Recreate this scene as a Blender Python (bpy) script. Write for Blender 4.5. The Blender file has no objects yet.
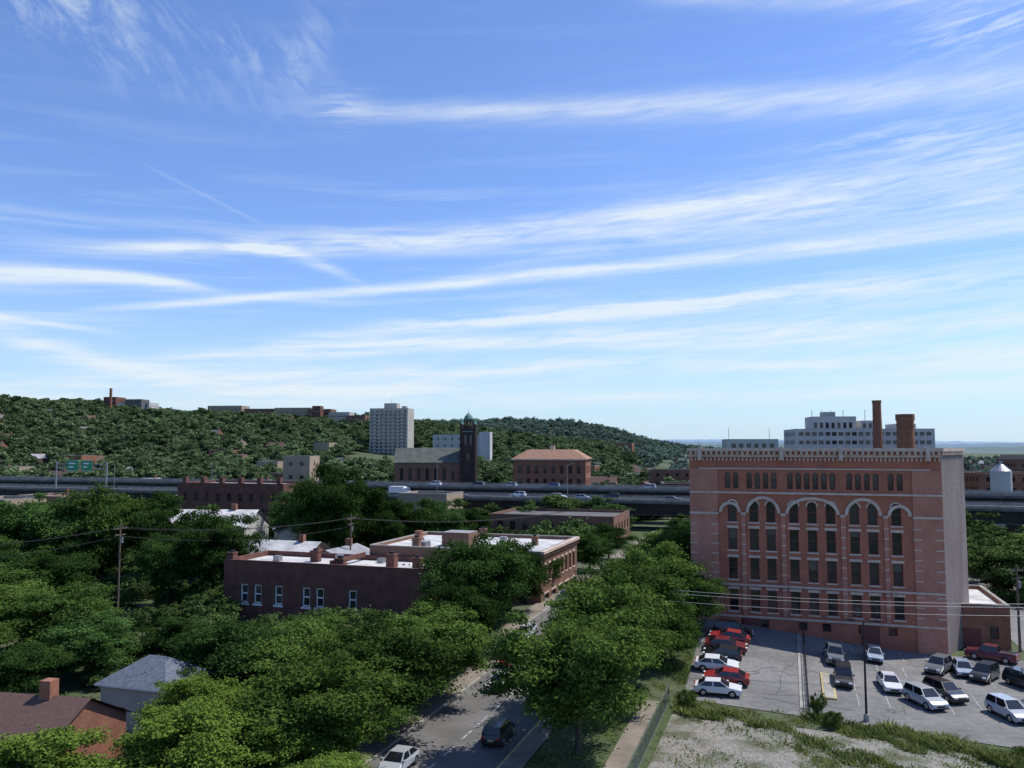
import bpy, math, random
import numpy as np
from mathutils import Vector, Matrix
random.seed(7); rng=np.random.default_rng(7); wr_=random.Random(5)
scene=bpy.context.scene
PHI=math.radians(18.28); CP=math.cos(PHI); SP=math.sin(PHI)
def L(u,v): return (u*CP+v*SP, -u*SP+v*CP)      # street grid -> world
def UV(x,y): return (x*CP-y*SP, x*SP+y*CP)
def S(t):
    t=np.clip(t,0,1); return t*t*(3-2*t)
# ---------------- terrain height ----------------
hx=[-2500,-900,-555,-414,-230,-121,0,150,260,9000]
hh=[75,78,72,56,51,44,30,14,2,0]
kx=[-2500,-300,-60,100,180,240,340,500,9000]
kh=[50,55,62,62,48,28,12,4,0]
def gz(x,y):
    x=np.asarray(x,float); y=np.asarray(y,float)
    u=x*CP-y*SP; v=x*SP+y*CP
    a=2.5*S((17-u)/30)*S((v-85)/22)*S((u+75)/35)*(1-S((v-240)/80))
    h1=np.interp(x,hx,hh)*S((y-430)/520)
    bump=(np.sin(x*.021+1)*np.cos(y*.017)+.6*np.sin(x*.047+y*.031))*3.0*S((y-450)/300)*S((200-x)/300)
    h2=np.interp(x,kx,kh)
    t2=S((y-1150)/350)
    z=a+h1*(1-t2)+np.maximum(h2,h1*(x<-60))*t2+bump
    return z
def gl(u,v):
    x,y=L(u,v); return float(gz(x,y))
# ---------------- materials ----------------
MATS={}
def mat(name,col,rough=.85,col2=None,scale=1.0,detail=5,metal=0,bump=0,spec=.3,contrast=(.35,.65),fine=None,stretch=None):
    if name in MATS: return MATS[name]
    m=bpy.data.materials.new(name); m.use_nodes=True; nt=m.node_tree
    b=nt.nodes['Principled BSDF']; b.inputs['Roughness'].default_value=rough; b.inputs['Metallic'].default_value=metal
    b.inputs['Specular IOR Level'].default_value=spec
    if col2 is None: b.inputs['Base Color'].default_value=(*col,1)
    else:
        tc=nt.nodes.new('ShaderNodeTexCoord'); n=nt.nodes.new('ShaderNodeTexNoise')
        n.inputs['Scale'].default_value=scale; n.inputs['Detail'].default_value=detail
        src=tc.outputs['Object']
        if stretch:
            mp=nt.nodes.new('ShaderNodeMapping'); mp.inputs['Scale'].default_value=stretch
            nt.links.new(src,mp.inputs['Vector']); src=mp.outputs[0]
        nt.links.new(src,n.inputs['Vector'])
        mr=nt.nodes.new('ShaderNodeMapRange'); mr.inputs[1].default_value=contrast[0]; mr.inputs[2].default_value=contrast[1]
        nt.links.new(n.outputs['Fac'],mr.inputs[0])
        mx=nt.nodes.new('ShaderNodeMix'); mx.data_type='RGBA'
        mx.inputs[6].default_value=(*col,1); mx.inputs[7].default_value=(*col2,1)
        nt.links.new(mr.outputs[0],mx.inputs[0]); out=mx.outputs[2]
        if fine:
            n2=nt.nodes.new('ShaderNodeTexNoise'); n2.inputs['Scale'].default_value=fine[0]; n2.inputs['Detail'].default_value=3
            nt.links.new(tc.outputs['Object'],n2.inputs['Vector'])
            m2=nt.nodes.new('ShaderNodeMapRange'); m2.inputs[1].default_value=.3; m2.inputs[2].default_value=.7
            m2.inputs[3].default_value=1-fine[1]; m2.inputs[4].default_value=1+fine[1]
            nt.links.new(n2.outputs['Fac'],m2.inputs[0])
            vm=nt.nodes.new('ShaderNodeVectorMath'); vm.operation='SCALE'
            nt.links.new(out,vm.inputs[0]); nt.links.new(m2.outputs[0],vm.inputs['Scale']); out=vm.outputs[0]
        nt.links.new(out,b.inputs['Base Color'])
        if bump:
            bp=nt.nodes.new('ShaderNodeBump'); bp.inputs['Strength'].default_value=bump
            nt.links.new(n.outputs['Fac'],bp.inputs['Height']); nt.links.new(bp.outputs[0],b.inputs['Normal'])
    MATS[name]=m; return m
def objcol_mat(name,rough,spec,coat=0,metal=0):
    m=bpy.data.materials.new(name); m.use_nodes=True; nt=m.node_tree; b=nt.nodes['Principled BSDF']
    oi=nt.nodes.new('ShaderNodeObjectInfo'); nt.links.new(oi.outputs['Color'],b.inputs['Base Color'])
    b.inputs['Roughness'].default_value=rough; b.inputs['Coat Weight'].default_value=coat; b.inputs['Coat Roughness'].default_value=.05
    b.inputs['Metallic'].default_value=metal
    MATS[name]=m; return m
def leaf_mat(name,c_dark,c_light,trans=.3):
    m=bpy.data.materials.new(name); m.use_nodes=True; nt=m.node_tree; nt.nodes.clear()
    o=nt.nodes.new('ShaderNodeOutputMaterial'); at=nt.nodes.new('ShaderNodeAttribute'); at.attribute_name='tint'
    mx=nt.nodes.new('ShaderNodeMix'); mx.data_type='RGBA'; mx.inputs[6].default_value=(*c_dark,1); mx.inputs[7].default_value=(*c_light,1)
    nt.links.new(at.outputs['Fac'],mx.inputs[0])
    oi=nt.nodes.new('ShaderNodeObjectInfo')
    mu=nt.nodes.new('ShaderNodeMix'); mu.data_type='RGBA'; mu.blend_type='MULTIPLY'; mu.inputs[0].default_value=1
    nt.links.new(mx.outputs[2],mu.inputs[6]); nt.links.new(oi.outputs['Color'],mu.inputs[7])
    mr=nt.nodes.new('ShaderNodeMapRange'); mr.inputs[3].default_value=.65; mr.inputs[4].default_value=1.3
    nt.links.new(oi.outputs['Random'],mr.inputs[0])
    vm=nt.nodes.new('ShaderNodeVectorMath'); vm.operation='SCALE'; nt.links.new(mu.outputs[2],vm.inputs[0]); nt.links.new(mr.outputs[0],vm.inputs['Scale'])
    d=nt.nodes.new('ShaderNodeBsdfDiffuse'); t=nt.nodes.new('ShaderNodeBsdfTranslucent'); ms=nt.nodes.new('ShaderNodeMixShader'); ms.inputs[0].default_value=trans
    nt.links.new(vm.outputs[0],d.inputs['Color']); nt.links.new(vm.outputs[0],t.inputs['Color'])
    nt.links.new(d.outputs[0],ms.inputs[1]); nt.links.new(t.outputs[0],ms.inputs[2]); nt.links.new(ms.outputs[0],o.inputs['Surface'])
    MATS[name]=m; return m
M_pink=mat('salmon_brick',(.42,.155,.095),col2=(.33,.12,.075),scale=.5,fine=(6,.2))
M_pinkp=mat('salmon_brick_pier',(.49,.225,.155),col2=(.40,.175,.118),scale=.5,fine=(6,.18))
M_cream=mat('cream_stone',(.62,.49,.40),col2=(.48,.37,.30),scale=1.2)
M_grayw=mat('gray_render',(.25,.205,.19),col2=(.18,.145,.135),scale=.35,stretch=(1,1,.3),fine=(3,.15))
M_dbrick=mat('dark_red_brick',(.16,.07,.052),col2=(.10,.047,.036),scale=.6,fine=(5,.25))
M_brick=mat('red_brick',(.30,.13,.08),col2=(.2,.09,.058),scale=.6,fine=(5,.2))
M_bbrick=mat('brown_brick',(.21,.115,.08),col2=(.15,.083,.06),scale=.4,fine=(4,.2))
M_sash=mat('red_sash',(.16,.05,.045),rough=.5)
M_glass=mat('window_glass',(.02,.022,.026),rough=.08,spec=.6)
M_glass2=mat('window_glass_pale_reflection',(.10,.10,.095),rough=.25,spec=.5)  # pale base colour stands in for lighter reflections in some panes
M_glass3=mat('window_glass_dim',(.045,.045,.05),rough=.12,spec=.6)
M_white=mat('white_paint',(.72,.72,.7),rough=.5)
M_wroof=mat('white_membrane_roof',(.58,.57,.55),col2=(.36,.36,.35),scale=.35,fine=(2,.12))
M_groof=mat('gray_roof',(.3,.3,.31),col2=(.2,.2,.215),scale=.6)
M_droof=mat('dark_tar_roof',(.09,.09,.09),col2=(.14,.135,.13),scale=.4)
M_shing=mat('brown_shingle',(.12,.07,.055),col2=(.08,.05,.045),scale=3,stretch=(1,1,6))
M_slate=mat('slate_roof',(.13,.15,.185),col2=(.085,.1,.125),scale=3)
M_troof=mat('tan_tile_roof',(.33,.19,.125),col2=(.26,.145,.095),scale=.6)
M_conc=mat('concrete',(.36,.34,.31),col2=(.25,.24,.215),scale=.5,fine=(4,.12))
M_path=mat('path_paving',(.24,.205,.165),col2=(.16,.14,.115),scale=.5,fine=(4,.15))
M_dconc=mat('weathered_concrete',(.15,.14,.125),col2=(.09,.086,.078),scale=.4)
M_pconc=mat('parapet_concrete',(.32,.30,.265),col2=(.22,.205,.18),scale=.3,fine=(2,.15))
M_steel=mat('dark_steel_girder',(.03,.026,.023),col2=(.02,.018,.016),scale=.4,rough=.6)
M_black=mat('black_metal',(.02,.02,.022),rough=.5)
M_galv=mat('galvanised_metal',(.3,.31,.32),rough=.45,metal=.6)
M_asph=mat('asphalt_worn',(.195,.19,.182),col2=(.135,.132,.128),scale=.13,detail=10,fine=(1.6,.16),contrast=(.38,.62))
M_road=mat('asphalt_road',(.15,.147,.143),col2=(.105,.103,.1),scale=.25,detail=8,fine=(2,.12))
M_paint=mat('road_paint',(.5,.5,.48),col2=(.2,.2,.2),scale=2.5,contrast=(.38,.62))
M_yel=mat('yellow_paint',(.5,.4,.17),col2=(.33,.28,.15),scale=2)
M_gravel=mat('gravel',(.21,.2,.175),col2=(.09,.095,.055),scale=.3,detail=12,fine=(4,.35),bump=.4,contrast=(.47,.64))
M_wood=mat('weathered_wood',(.16,.12,.09),col2=(.1,.08,.06),scale=2)
M_bark=mat('bark',(.09,.07,.055),col2=(.05,.04,.032),scale=3)
M_tire=mat('tire_rubber',(.015,.015,.015),rough=.8)
M_rim=mat('wheel_rim',(.45,.45,.46),rough=.3,metal=.8)
M_headl=mat('headlight',(.7,.72,.75),rough=.15)
M_taill=mat('taillight',(.4,.02,.02),rough=.2)
M_trim=mat('car_trim',(.02,.02,.02),rough=.5)
M_plate=mat('licence_plate',(.5,.45,.2),rough=.5)
M_carglass=mat('car_glass',(.012,.014,.017),rough=.04,spec=.8)
M_green=mat('green_sign',(.02,.25,.12),rough=.5)
M_cop=mat('copper_green',(.12,.24,.19),rough=.7)
M_beige=mat('beige_concrete',(.42,.40,.35),col2=(.36,.34,.3),scale=.2)
M_lgray=mat('light_gray_wall',(.50,.49,.47),col2=(.42,.41,.4),scale=.2)
M_tan=mat('tan_wall',(.36,.28,.2),col2=(.3,.23,.165),scale=.2)
M_wallw=mat('white_siding',(.45,.45,.42),col2=(.38,.38,.35),scale=.5)
M_car=objcol_mat('car_paint',.35,.5,coat=.8)
M_leafA=leaf_mat('leaves_near',(.026,.060,.014),(.118,.185,.042),.26)
M_leafF=leaf_mat('leaves_mid',(.034,.068,.022),(.10,.15,.046),.2)
M_leafD=leaf_mat('leaves_far_haze_tint',(.058,.098,.046),(.145,.195,.088),.2)  # distance haze mixed into the leaf colour, paler than mid trees
M_leafH=leaf_mat('leaves_haze_tint',(.10,.155,.12),(.155,.215,.155),.2)  # stronger haze in the leaf colour, paler and bluer
M_grass=leaf_mat('weed_blades',(.10,.14,.04),(.36,.36,.16))
# ---------------- mesh builder ----------------
class MB:
    def __init__(s): s.v=[]; s.f=[]; s.mi=[]; s.mats=[]
    def m(s,mt):
        if mt not in s.mats: s.mats.append(mt)
        return s.mats.index(mt)
    def face(s,pts,mt):
        n=len(s.v); s.v.extend([tuple(p) for p in pts]); s.f.append(tuple(range(n,n+len(pts)))); s.mi.append(s.m(mt))
    def box(s,x0,x1,y0,y1,z0,z1,mt,top=None):
        n=len(s.v)
        s.v.extend([(x0,y0,z0),(x1,y0,z0),(x1,y1,z0),(x0,y1,z0),(x0,y0,z1),(x1,y0,z1),(x1,y1,z1),(x0,y1,z1)])
        k=s.m(mt); kt=s.m(top) if top else k
        for fc,kk in (((0,3,2,1),k),((4,5,6,7),kt),((0,1,5,4),k),((1,2,6,5),k),((2,3,7,6),k),((3,0,4,7),k)):
            s.f.append(tuple(n+i for i in fc)); s.mi.append(kk)
    def obox(s,o,ud,nd,u0,u1,d0,d1,z0,z1,mt):
        P=lambda u,d,z:(o[0]+ud[0]*u+nd[0]*d,o[1]+ud[1]*u+nd[1]*d,z)
        n=len(s.v)
        s.v.extend([P(u0,d0,z0),P(u1,d0,z0),P(u1,d1,z0),P(u0,d1,z0),P(u0,d0,z1),P(u1,d0,z1),P(u1,d1,z1),P(u0,d1,z1)])
        k=s.m(mt)
        for fc in ((0,3,2,1),(4,5,6,7),(0,1,5,4),(1,2,6,5),(2,3,7,6),(3,0,4,7)):
            s.f.append(tuple(n+i for i in fc)); s.mi.append(k)
    def tube(s,p0,p1,r0,r1,mt,n=8,cap=True):
        p0=Vector(p0);p1=Vector(p1); d=(p1-p0).normalized()
        a=d.orthogonal().normalized(); b=d.cross(a); k=len(s.v); mi=s.m(mt)
        for p,r in ((p0,r0),(p1,r1)):
            for i in range(n):
                t=2*math.pi*i/n; s.v.append(tuple(p+a*math.cos(t)*r+b*math.sin(t)*r))
        for i in range(n):
            j=(i+1)%n; s.f.append((k+i,k+j,k+n+j,k+n+i)); s.mi.append(mi)
        if cap:
            s.f.append(tuple(k+n+i for i in range(n))); s.mi.append(mi)
            s.f.append(tuple(k+i for i in reversed(range(n)))); s.mi.append(mi)
    def build(s,name,loc=(0,0,0),rot=0,parent=None,smooth=False):
        me=bpy.data.meshes.new(name); me.from_pydata(s.v,[],s.f)
        for m_ in s.mats: me.materials.append(m_)
        me.polygons.foreach_set('material_index',s.mi)
        if smooth: me.polygons.foreach_set('use_smooth',[True]*len(s.f))
        me.update()
        ob=bpy.data.objects.new(name,me); scene.collection.objects.link(ob)
        ob.location=loc; ob.rotation_euler=(0,0,rot)
        if parent: ob.parent=parent
        return ob
def facade(mb,o,ud,nd,W,z0,z1,ops,wall,glass=None,frame=M_sash,sill=None,dep=.3,bars=True,fw=.08,lintel=None):
    us=sorted({0.0,W}|{round(v,4) for q in ops for v in q[:2]}); zs=sorted({z0,z1}|{round(v,4) for q in ops for v in q[2:4]})
    P=lambda u,d,z:(o[0]+ud[0]*u+nd[0]*d,o[1]+ud[1]*u+nd[1]*d,z)
    for i in range(len(us)-1):
        uc=(us[i]+us[i+1])/2
        col=[q for q in ops if q[0]<uc<q[1]]
        for j in range(len(zs)-1):
            zc=(zs[j]+zs[j+1])/2
            if any(q[2]<zc<q[3] for q in col): continue
            mb.face([P(us[i],0,zs[j]),P(us[i+1],0,zs[j]),P(us[i+1],0,zs[j+1]),P(us[i],0,zs[j+1])],wall)
    for q in ops:
        a,b,c,d=q[:4]; arch=len(q)>4 and q[4]
        mb.face([P(a,0,c),P(a,-dep,c),P(a,-dep,d),P(a,0,d)],wall); mb.face([P(b,0,c),P(b,-dep,c),P(b,-dep,d),P(b,0,d)],wall)
        mb.face([P(a,0,d),P(b,0,d),P(b,-dep,d),P(a,-dep,d)],wall); mb.face([P(a,0,c),P(b,0,c),P(b,-dep,c),P(a,-dep,c)],wall)
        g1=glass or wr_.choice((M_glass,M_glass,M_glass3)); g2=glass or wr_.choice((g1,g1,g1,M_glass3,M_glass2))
        mid=round(c+(d-c)*wr_.choice((.5,.5,.62,.75)),3)
        mb.face([P(a,-dep,c),P(b,-dep,c),P(b,-dep,mid),P(a,-dep,mid)],g1)
        mb.face([P(a,-dep,mid),P(b,-dep,mid),P(b,-dep,d),P(a,-dep,d)],g2)
        if arch:
            r=(b-a)/2; cu=(a+b)/2; cz=d-r; N=6
            for sg in (-1,1):
                pts=[P(cu+sg*r,0,cz)]+[P(cu+sg*r*math.cos(t*math.pi/2/N),0,cz+r*math.sin(t*math.pi/2/N)) for t in range(1,N+1)]+[P(cu+sg*r,0,d)]
                mb.face(pts,wall)
                for t in range(N):
                    t0=t*math.pi/2/N;t1=(t+1)*math.pi/2/N
                    e=[(cu+sg*r*math.cos(t0),cz+r*math.sin(t0)),(cu+sg*r*math.cos(t1),cz+r*math.sin(t1))]
                    mb.face([P(e[0][0],0,e[0][1]),P(e[1][0],0,e[1][1]),P(e[1][0],-dep,e[1][1]),P(e[0][0],-dep,e[0][1])],wall)
        if frame and fw:
            f0,f1=-dep+.01,-dep+.08
            mb.obox(o,ud,nd,a,a+fw,f0,f1,c,d,frame); mb.obox(o,ud,nd,b-fw,b,f0,f1,c,d,frame)
            mb.obox(o,ud,nd,a+fw,b-fw,f0,f1,c,c+fw,frame); mb.obox(o,ud,nd,a+fw,b-fw,f0,f1,d-fw,d,frame)
            if bars: mb.obox(o,ud,nd,a+fw,b-fw,f0,f1+.02,(c+d)/2-fw*.5,(c+d)/2+fw*.5,frame)
        if sill: mb.obox(o,ud,nd,a-.12,b+.12,-.05,.1,c-.16,c-.003,sill)
        if lintel and not arch: mb.obox(o,ud,nd,a-.15,b+.15,-.05,.05,d+.003,d+.3,lintel)
def rows(W,nw,zlist,ww,hh_,margin=1.0,arch=False):
    out=[]
    for z in zlist:
        for i in range(nw):
            c=margin+(W-2*margin)*(i+.5)/nw
            out.append((round(c-ww/2,3),round(c+ww/2,3),z,z+hh_,arch))
    return out
FOOT=[]
def building(name,u,v,w,d,z0,z1,wall,roof,front=None,right=None,left=None,parapet=.5,frame=M_sash,sill=None,lintel=None,chim=(),cornice=None,world=False,extras=None,rot=None,bars=True,fw=.08):
    """box building; (u,v) = front-left corner in street grid"""
    mb=MB()
    if not world: FOOT.append((u-1,u+w+1,v-1.5,v+d+1))
    facade(mb,(0,0),(1,0),(0,-1),w,z0,z1+parapet,front or [],wall,frame=frame,sill=sill,lintel=lintel,bars=bars,fw=fw)
    facade(mb,(w,0),(0,1),(1,0),d,z0,z1+parapet,right or [],wall,frame=frame,sill=sill,lintel=lintel,bars=bars,fw=fw)
    facade(mb,(0,0),(0,1),(-1,0),d,z0,z1+parapet,left or [],wall,frame=frame,sill=sill,lintel=lintel,bars=bars,fw=fw)
    mb.face([(0,d,z0),(w,d,z0),(w,d,z1+parapet),(0,d,z1+parapet)],wall)
    t=.35
    mb.face([(t,t,z1),(w-t,t,z1),(w-t,d-t,z1),(t,d-t,z1)],roof)
    if parapet>0:
        zt=z1+parapet
        for a in ((0,w,0,t),(0,w,d-t,d),(0,t,t,d-t),(w-t,w,t,d-t)):
            x0,x1,y0,y1=a
            mb.box(x0-.04 if x0==0 else x0,x1+.04 if x1==w else x1,y0-.04 if y0==0 else y0,y1+.04 if y1==d else y1,zt+.002,zt+.14,cornice or M_conc)
        mb.face([(t,t,z1),(w-t,t,z1),(w-t,t,zt),(t,t,zt)],wall); mb.face([(t,d-t,z1),(w-t,d-t,z1),(w-t,d-t,zt),(t,d-t,zt)],wall)
        mb.face([(t,t,z1),(t,d-t,z1),(t,d-t,zt),(t,t,zt)],wall); mb.face([(w-t,t,z1),(w-t,d-t,z1),(w-t,d-t,zt),(w-t,t,zt)],wall)
    for (cx,cy,cw,cd,ch) in chim:
        mb.box(cx-cw/2,cx+cw/2,cy-cd/2,cy+cd/2,z1+.01,z1+ch,wall); mb.box(cx-cw/2-.08,cx+cw/2+.08,cy-cd/2-.08,cy+cd/2+.08,z1+ch+.002,z1+ch+.2,wall)
        mb.box(cx-cw/4,cx+cw/4,cy-cd/4,cy+cd/4,z1+ch+.2,z1+ch+.5,M_black)
    if extras: extras(mb)
    loc=(u,v) if world else L(u,v)
    return mb.build(name,(loc[0],loc[1],0),(-PHI if rot is None else rot))
def gable(name,x,y,w,d,z0,ze,zr,wall,roof,rot,hip=0,chimney=True,wins=True,foot=False):
    """pitched-roof building centred on (x,y) world; ridge along local x"""
    if foot:
        u,v=UV(x,y); m_=max(w,d)/2+.5; FOOT.append((u-m_,u+m_,v-m_,v+m_))
    mb=MB(); ops=rows(w,max(2,int(w/3)),[z0+1.0+3*i for i in range(max(1,int((ze-z0)/3)))],1.0,1.5) if wins else []
    ops=[q for q in ops if q[3]<ze-.2]
    opd=rows(d,max(1,int(d/3.2)),[z0+1.0+3*i for i in range(max(1,int((ze-z0)/3)))],1.0,1.5) if wins else []
    opd=[q for q in opd if q[3]<ze-.2]
    facade(mb,(-w/2,-d/2),(1,0),(0,-1),w,z0,ze,ops,wall,frame=M_white)
    facade(mb,(w/2,-d/2),(0,1),(1,0),d,z0,ze,opd,wall,frame=M_white)
    facade(mb,(-w/2,-d/2),(0,1),(-1,0),d,z0,ze,opd,wall,frame=M_white)
    mb.face([(-w/2,d/2,z0),(w/2,d/2,z0),(w/2,d/2,ze),(-w/2,d/2,ze)],wall)
    e=.4; h=hip
    a=(-w/2-e,-d/2-e,ze-.1);b=(w/2+e,-d/2-e,ze-.1);c=(w/2+e,d/2+e,ze-.1);dd=(-w/2-e,d/2+e,ze-.1)
    r0=(-w/2-e+h,0,zr);r1=(w/2+e-h,0,zr)
    mb.face([a,b,r1,r0],roof); mb.face([dd,c,r1,r0],roof)
    if h>0: mb.face([b,c,r1],roof); mb.face([a,dd,r0],roof)
    else:
        mb.face([(w/2,-d/2,ze),(w/2,d/2,ze),(w/2,0,zr-.1)],wall); mb.face([(-w/2,-d/2,ze),(-w/2,d/2,ze),(-w/2,0,zr-.1)],wall)
    mb.face([(a[0],a[1],a[2]-.15),(b[0],b[1],b[2]-.15),b,a],M_white)
    if chimney: mb.box(w*.2,w*.2+.9,-.45,.45,ze,zr+1.1,M_brick)
    return mb.build(name,(x,y,0),rot)
# ---------------- terrain ----------------
def axis(lo,hi,n0,n1,step):
    a=list(np.arange(n0,n1+.1,step)); x=n0; st=step
    while x>lo: st=min(st*1.18,900); x-=st; a.insert(0,x)
    x=n1; st=step
    while x<hi: st=min(st*1.12,900) if x>2200 else min(st*1.12,22); x+=st; a.append(x)
    return np.array(a)
xs=axis(-14000,14000,-90,80,2.0); ys=axis(-400,16000,50,150,2.0)
X,Y=np.meshgrid(xs,ys); Z_=gz(X,Y)
nx,ny=len(xs),len(ys)
V=np.stack([X,Y,Z_],-1).reshape(-1,3)
idx=np.arange(nx*ny).reshape(ny,nx)
F=np.stack([idx[:-1,:-1],idx[:-1,1:],idx[1:,1:],idx[1:,:-1]],-1).reshape(-1,4)
me=bpy.data.meshes.new('ground'); me.from_pydata(V.tolist(),[],F.tolist()); me.update()
me.polygons.foreach_set('use_smooth',[True]*len(F))
gm=mat('ground_soil_grass',(.055,.08,.028),col2=(.095,.1,.06),scale=.05,detail=8,fine=(1.2,.25),contrast=(.45,.65))
me.materials.append(gm); g=bpy.data.objects.new('ground',me); scene.collection.objects.link(g)
def patch(name,corners,off,mt,step=1.2,skirt=0):
    c=[np.array(k,float) for k in corners]
    na=max(1,int(max(np.linalg.norm(c[1]-c[0]),np.linalg.norm(c[2]-c[3]))/step)); nb=max(1,int(max(np.linalg.norm(c[3]-c[0]),np.linalg.norm(c[2]-c[1]))/step))
    A,B=np.meshgrid(np.linspace(0,1,na+1),np.linspace(0,1,nb+1))
    U=(c[0][0]*(1-A)+c[1][0]*A)*(1-B)+(c[3][0]*(1-A)+c[2][0]*A)*B
    W_=(c[0][1]*(1-A)+c[1][1]*A)*(1-B)+(c[3][1]*(1-A)+c[2][1]*A)*B
    x=U*CP+W_*SP; y=-U*SP+W_*CP; z=gz(x,y)+off
    v=np.stack([x,y,z],-1).reshape(-1,3); i=np.arange((na+1)*(nb+1)).reshape(nb+1,na+1)
    f=np.stack([i[:-1,:-1],i[:-1,1:],i[1:,1:],i[1:,:-1]],-1).reshape(-1,4).tolist()
    v=v.tolist()
    if skirt:
        ring=list(i[0,:])+list(i[1:,-1])+list(i[-1,-2::-1])+list(i[-2:0:-1,0]); n=len(v)
        for k in ring: p=v[k]; v.append([p[0],p[1],p[2]-skirt])
        m_=len(ring)
        for k in range(m_): f.append([ring[k],ring[(k+1)%m_],n+(k+1)%m_,n+k])
    me=bpy.data.meshes.new(name); me.from_pydata(v,[],f); me.materials.append(mt); me.update()
    ob=bpy.data.objects.new(name,me); scene.collection.objects.link(ob); return ob
def R4(u0,u1,v0,v1): return [(u0,v0),(u1,v0),(u1,v1),(u0,v1)]
patch('street',R4(-32,-22,30,330),.06,M_road,2)
patch('pavement',R4(-21.8,-20.2,30,226),.20,M_path,2,.4)
patch('kerb',R4(-22,-21.8,30,226),.205,M_yel,2,.4)
patch('pavement',R4(-34.6,-32.2,30,226),.20,M_path,2,.4)
patch('kerb',R4(-32.2,-32,30,226),.205,M_conc,2,.4)
patch('footpath',R4(-14.2,-12.5,45,84),.07,M_path,1.5)
patch('parking_lot',[(-10.5,85.8),(50,74.5),(50,112.9),(-10.5,112.9)],.06,M_asph,1.0)
patch('road',R4(27,60,112.9,200),.06,M_asph,2)
patch('gravel_lot',[(-11,52),(12,52),(20,76.5),(-10.8,82.5)],.06,M_gravel,1.2)
patch('cross_street',R4(-22,27,131,142),.06,M_road,2)
patch('concrete_yard',R4(-21.5,25,146,200),.06,M_asph,3)
mk=MB()
def line(u0,u1,v0,v1,off=.085,mt=None):
    n=max(1,int(max(abs(u1-u0),abs(v1-v0))/1.0))
    horiz=abs(u1-u0)>abs(v1-v0)
    for i in range(n):
        a,b=i/n,(i+1)/n
        if horiz: q=[(u0+(u1-u0)*a,v0),(u0+(u1-u0)*b,v0),(u0+(u1-u0)*b,v1),(u0+(u1-u0)*a,v1)]
        else: q=[(u0,v0+(v1-v0)*a),(u1,v0+(v1-v0)*a),(u1,v0+(v1-v0)*b),(u0,v0+(v1-v0)*b)]
        mk.face([(*L(*p),gl(*p)+off) for p in q],mt or M_paint)
for i in range(9): line(-10,-5.0,89.6+i*2.75-.04,89.6+i*2.75+.04)
for i in range(9): line(3.4+i*2.75,3.48+i*2.75,99.5,104.5)
for i in range(8): line(6.0+i*2.75,6.08+i*2.75,88.5,97.0)
for i in range(8): line(4+i*2.75,4.08+i*2.75,107.5,112.5)
mk.build('parking_stall_lines')
# dark crack-sealant repairs across the lot
mk=MB(); M_seal=mat('crack_sealant',(.07,.07,.07))
for i in range(22):
    u=rng.uniform(-9,40); v=rng.uniform(86,110); du=rng.normal()*1.2; dv_=rng.normal()*1.2
    for k in range(7):
        u2,v2=u+du+rng.normal()*.5,v+dv_+rng.normal()*.5
        if not(-9.5<u2<44 and 86.2<v2<112): break
        p=np.array([u2-u,v2-v]); p=p/(np.linalg.norm(p)+1e-6); n_=np.array([-p[1],p[0]])*.03
        mk.face([(*L(a,b),gl(a,b)+.075) for a,b in ((u-n_[0],v-n_[1]),(u2-n_[0],v2-n_[1]),(u2+n_[0],v2+n_[1]),(u+n_[0],v+n_[1]))],M_seal)
        u,v=u2,v2
mk.build('asphalt_crack_repairs')
mk=MB()
for i in range(60): line(-27.08,-26.93,32+i*4,34.4+i*4,.07)
mk.build('road_centre_line')
patch('kerbed_island',[(2.8,89.5),(4.1,89.5),(4.1,97),(2.8,97)],.22,M_yel,1,.3)
patch('kerbed_island',[(3.0,89.7),(3.9,89.7),(3.9,96.8),(3.0,96.8)],.235,M_conc,1)
patch('footpath',[(.6,86),(1.15,86),(1.15,112.8),(.6,112.8)],.14,M_conc,1,.2)
mb=MB(); prev=None
for i in range(19):
    v=85.5+i*1.5; x,y=L(1.4,v); z=gl(1.4,v)
    mb.tube((x,y,z-.1),(x,y,z+1.1),.05,.05,M_black,6)
    if prev:
        for h in (.25,.65,1.08): mb.tube((prev[0],prev[1],prev[2]+h),(x,y,z+h),.04,.04,M_black,6)
        for k in range(1,10):
            t=k/10; px,py,pz=[prev[j]*(1-t)+(x,y,z)[j]*t for j in range(3)]
            mb.tube((px,py,pz+.25),(px,py,pz+1.08),.016,.016,M_black,4)
    prev=(x,y,z)
mb.build('iron_railing')
mb=MB(); prev=None
for i in range(13):
    v=52+i*2.7; x,y=L(-11.6,v); z=gl(-11.6,v)
    mb.tube((x,y,z-.1),(x,y,z+1.7),.03,.03,M_galv,6)
    if prev:
        for h in (.08,1.68): mb.tube((prev[0],prev[1],prev[2]+h),(x,y,z+h),.022,.022,M_galv,5)
        n=14
        for k in range(n):
            for sg in (0,1):
                t0=k/n;t1=min(1,max(0,t0+(.5 if sg else -.5)))
                a=[prev[j]*(1-t0)+(x,y,z)[j]*t0 for j in range(3)]; b=[prev[j]*(1-t1)+(x,y,z)[j]*t1 for j in range(3)]
                mb.tube((a[0],a[1],a[2]+.08),(b[0],b[1],b[2]+1.66),.006,.006,M_galv,3,False)
    prev=(x,y,z)
mb.build('chain_link_fence')
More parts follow.
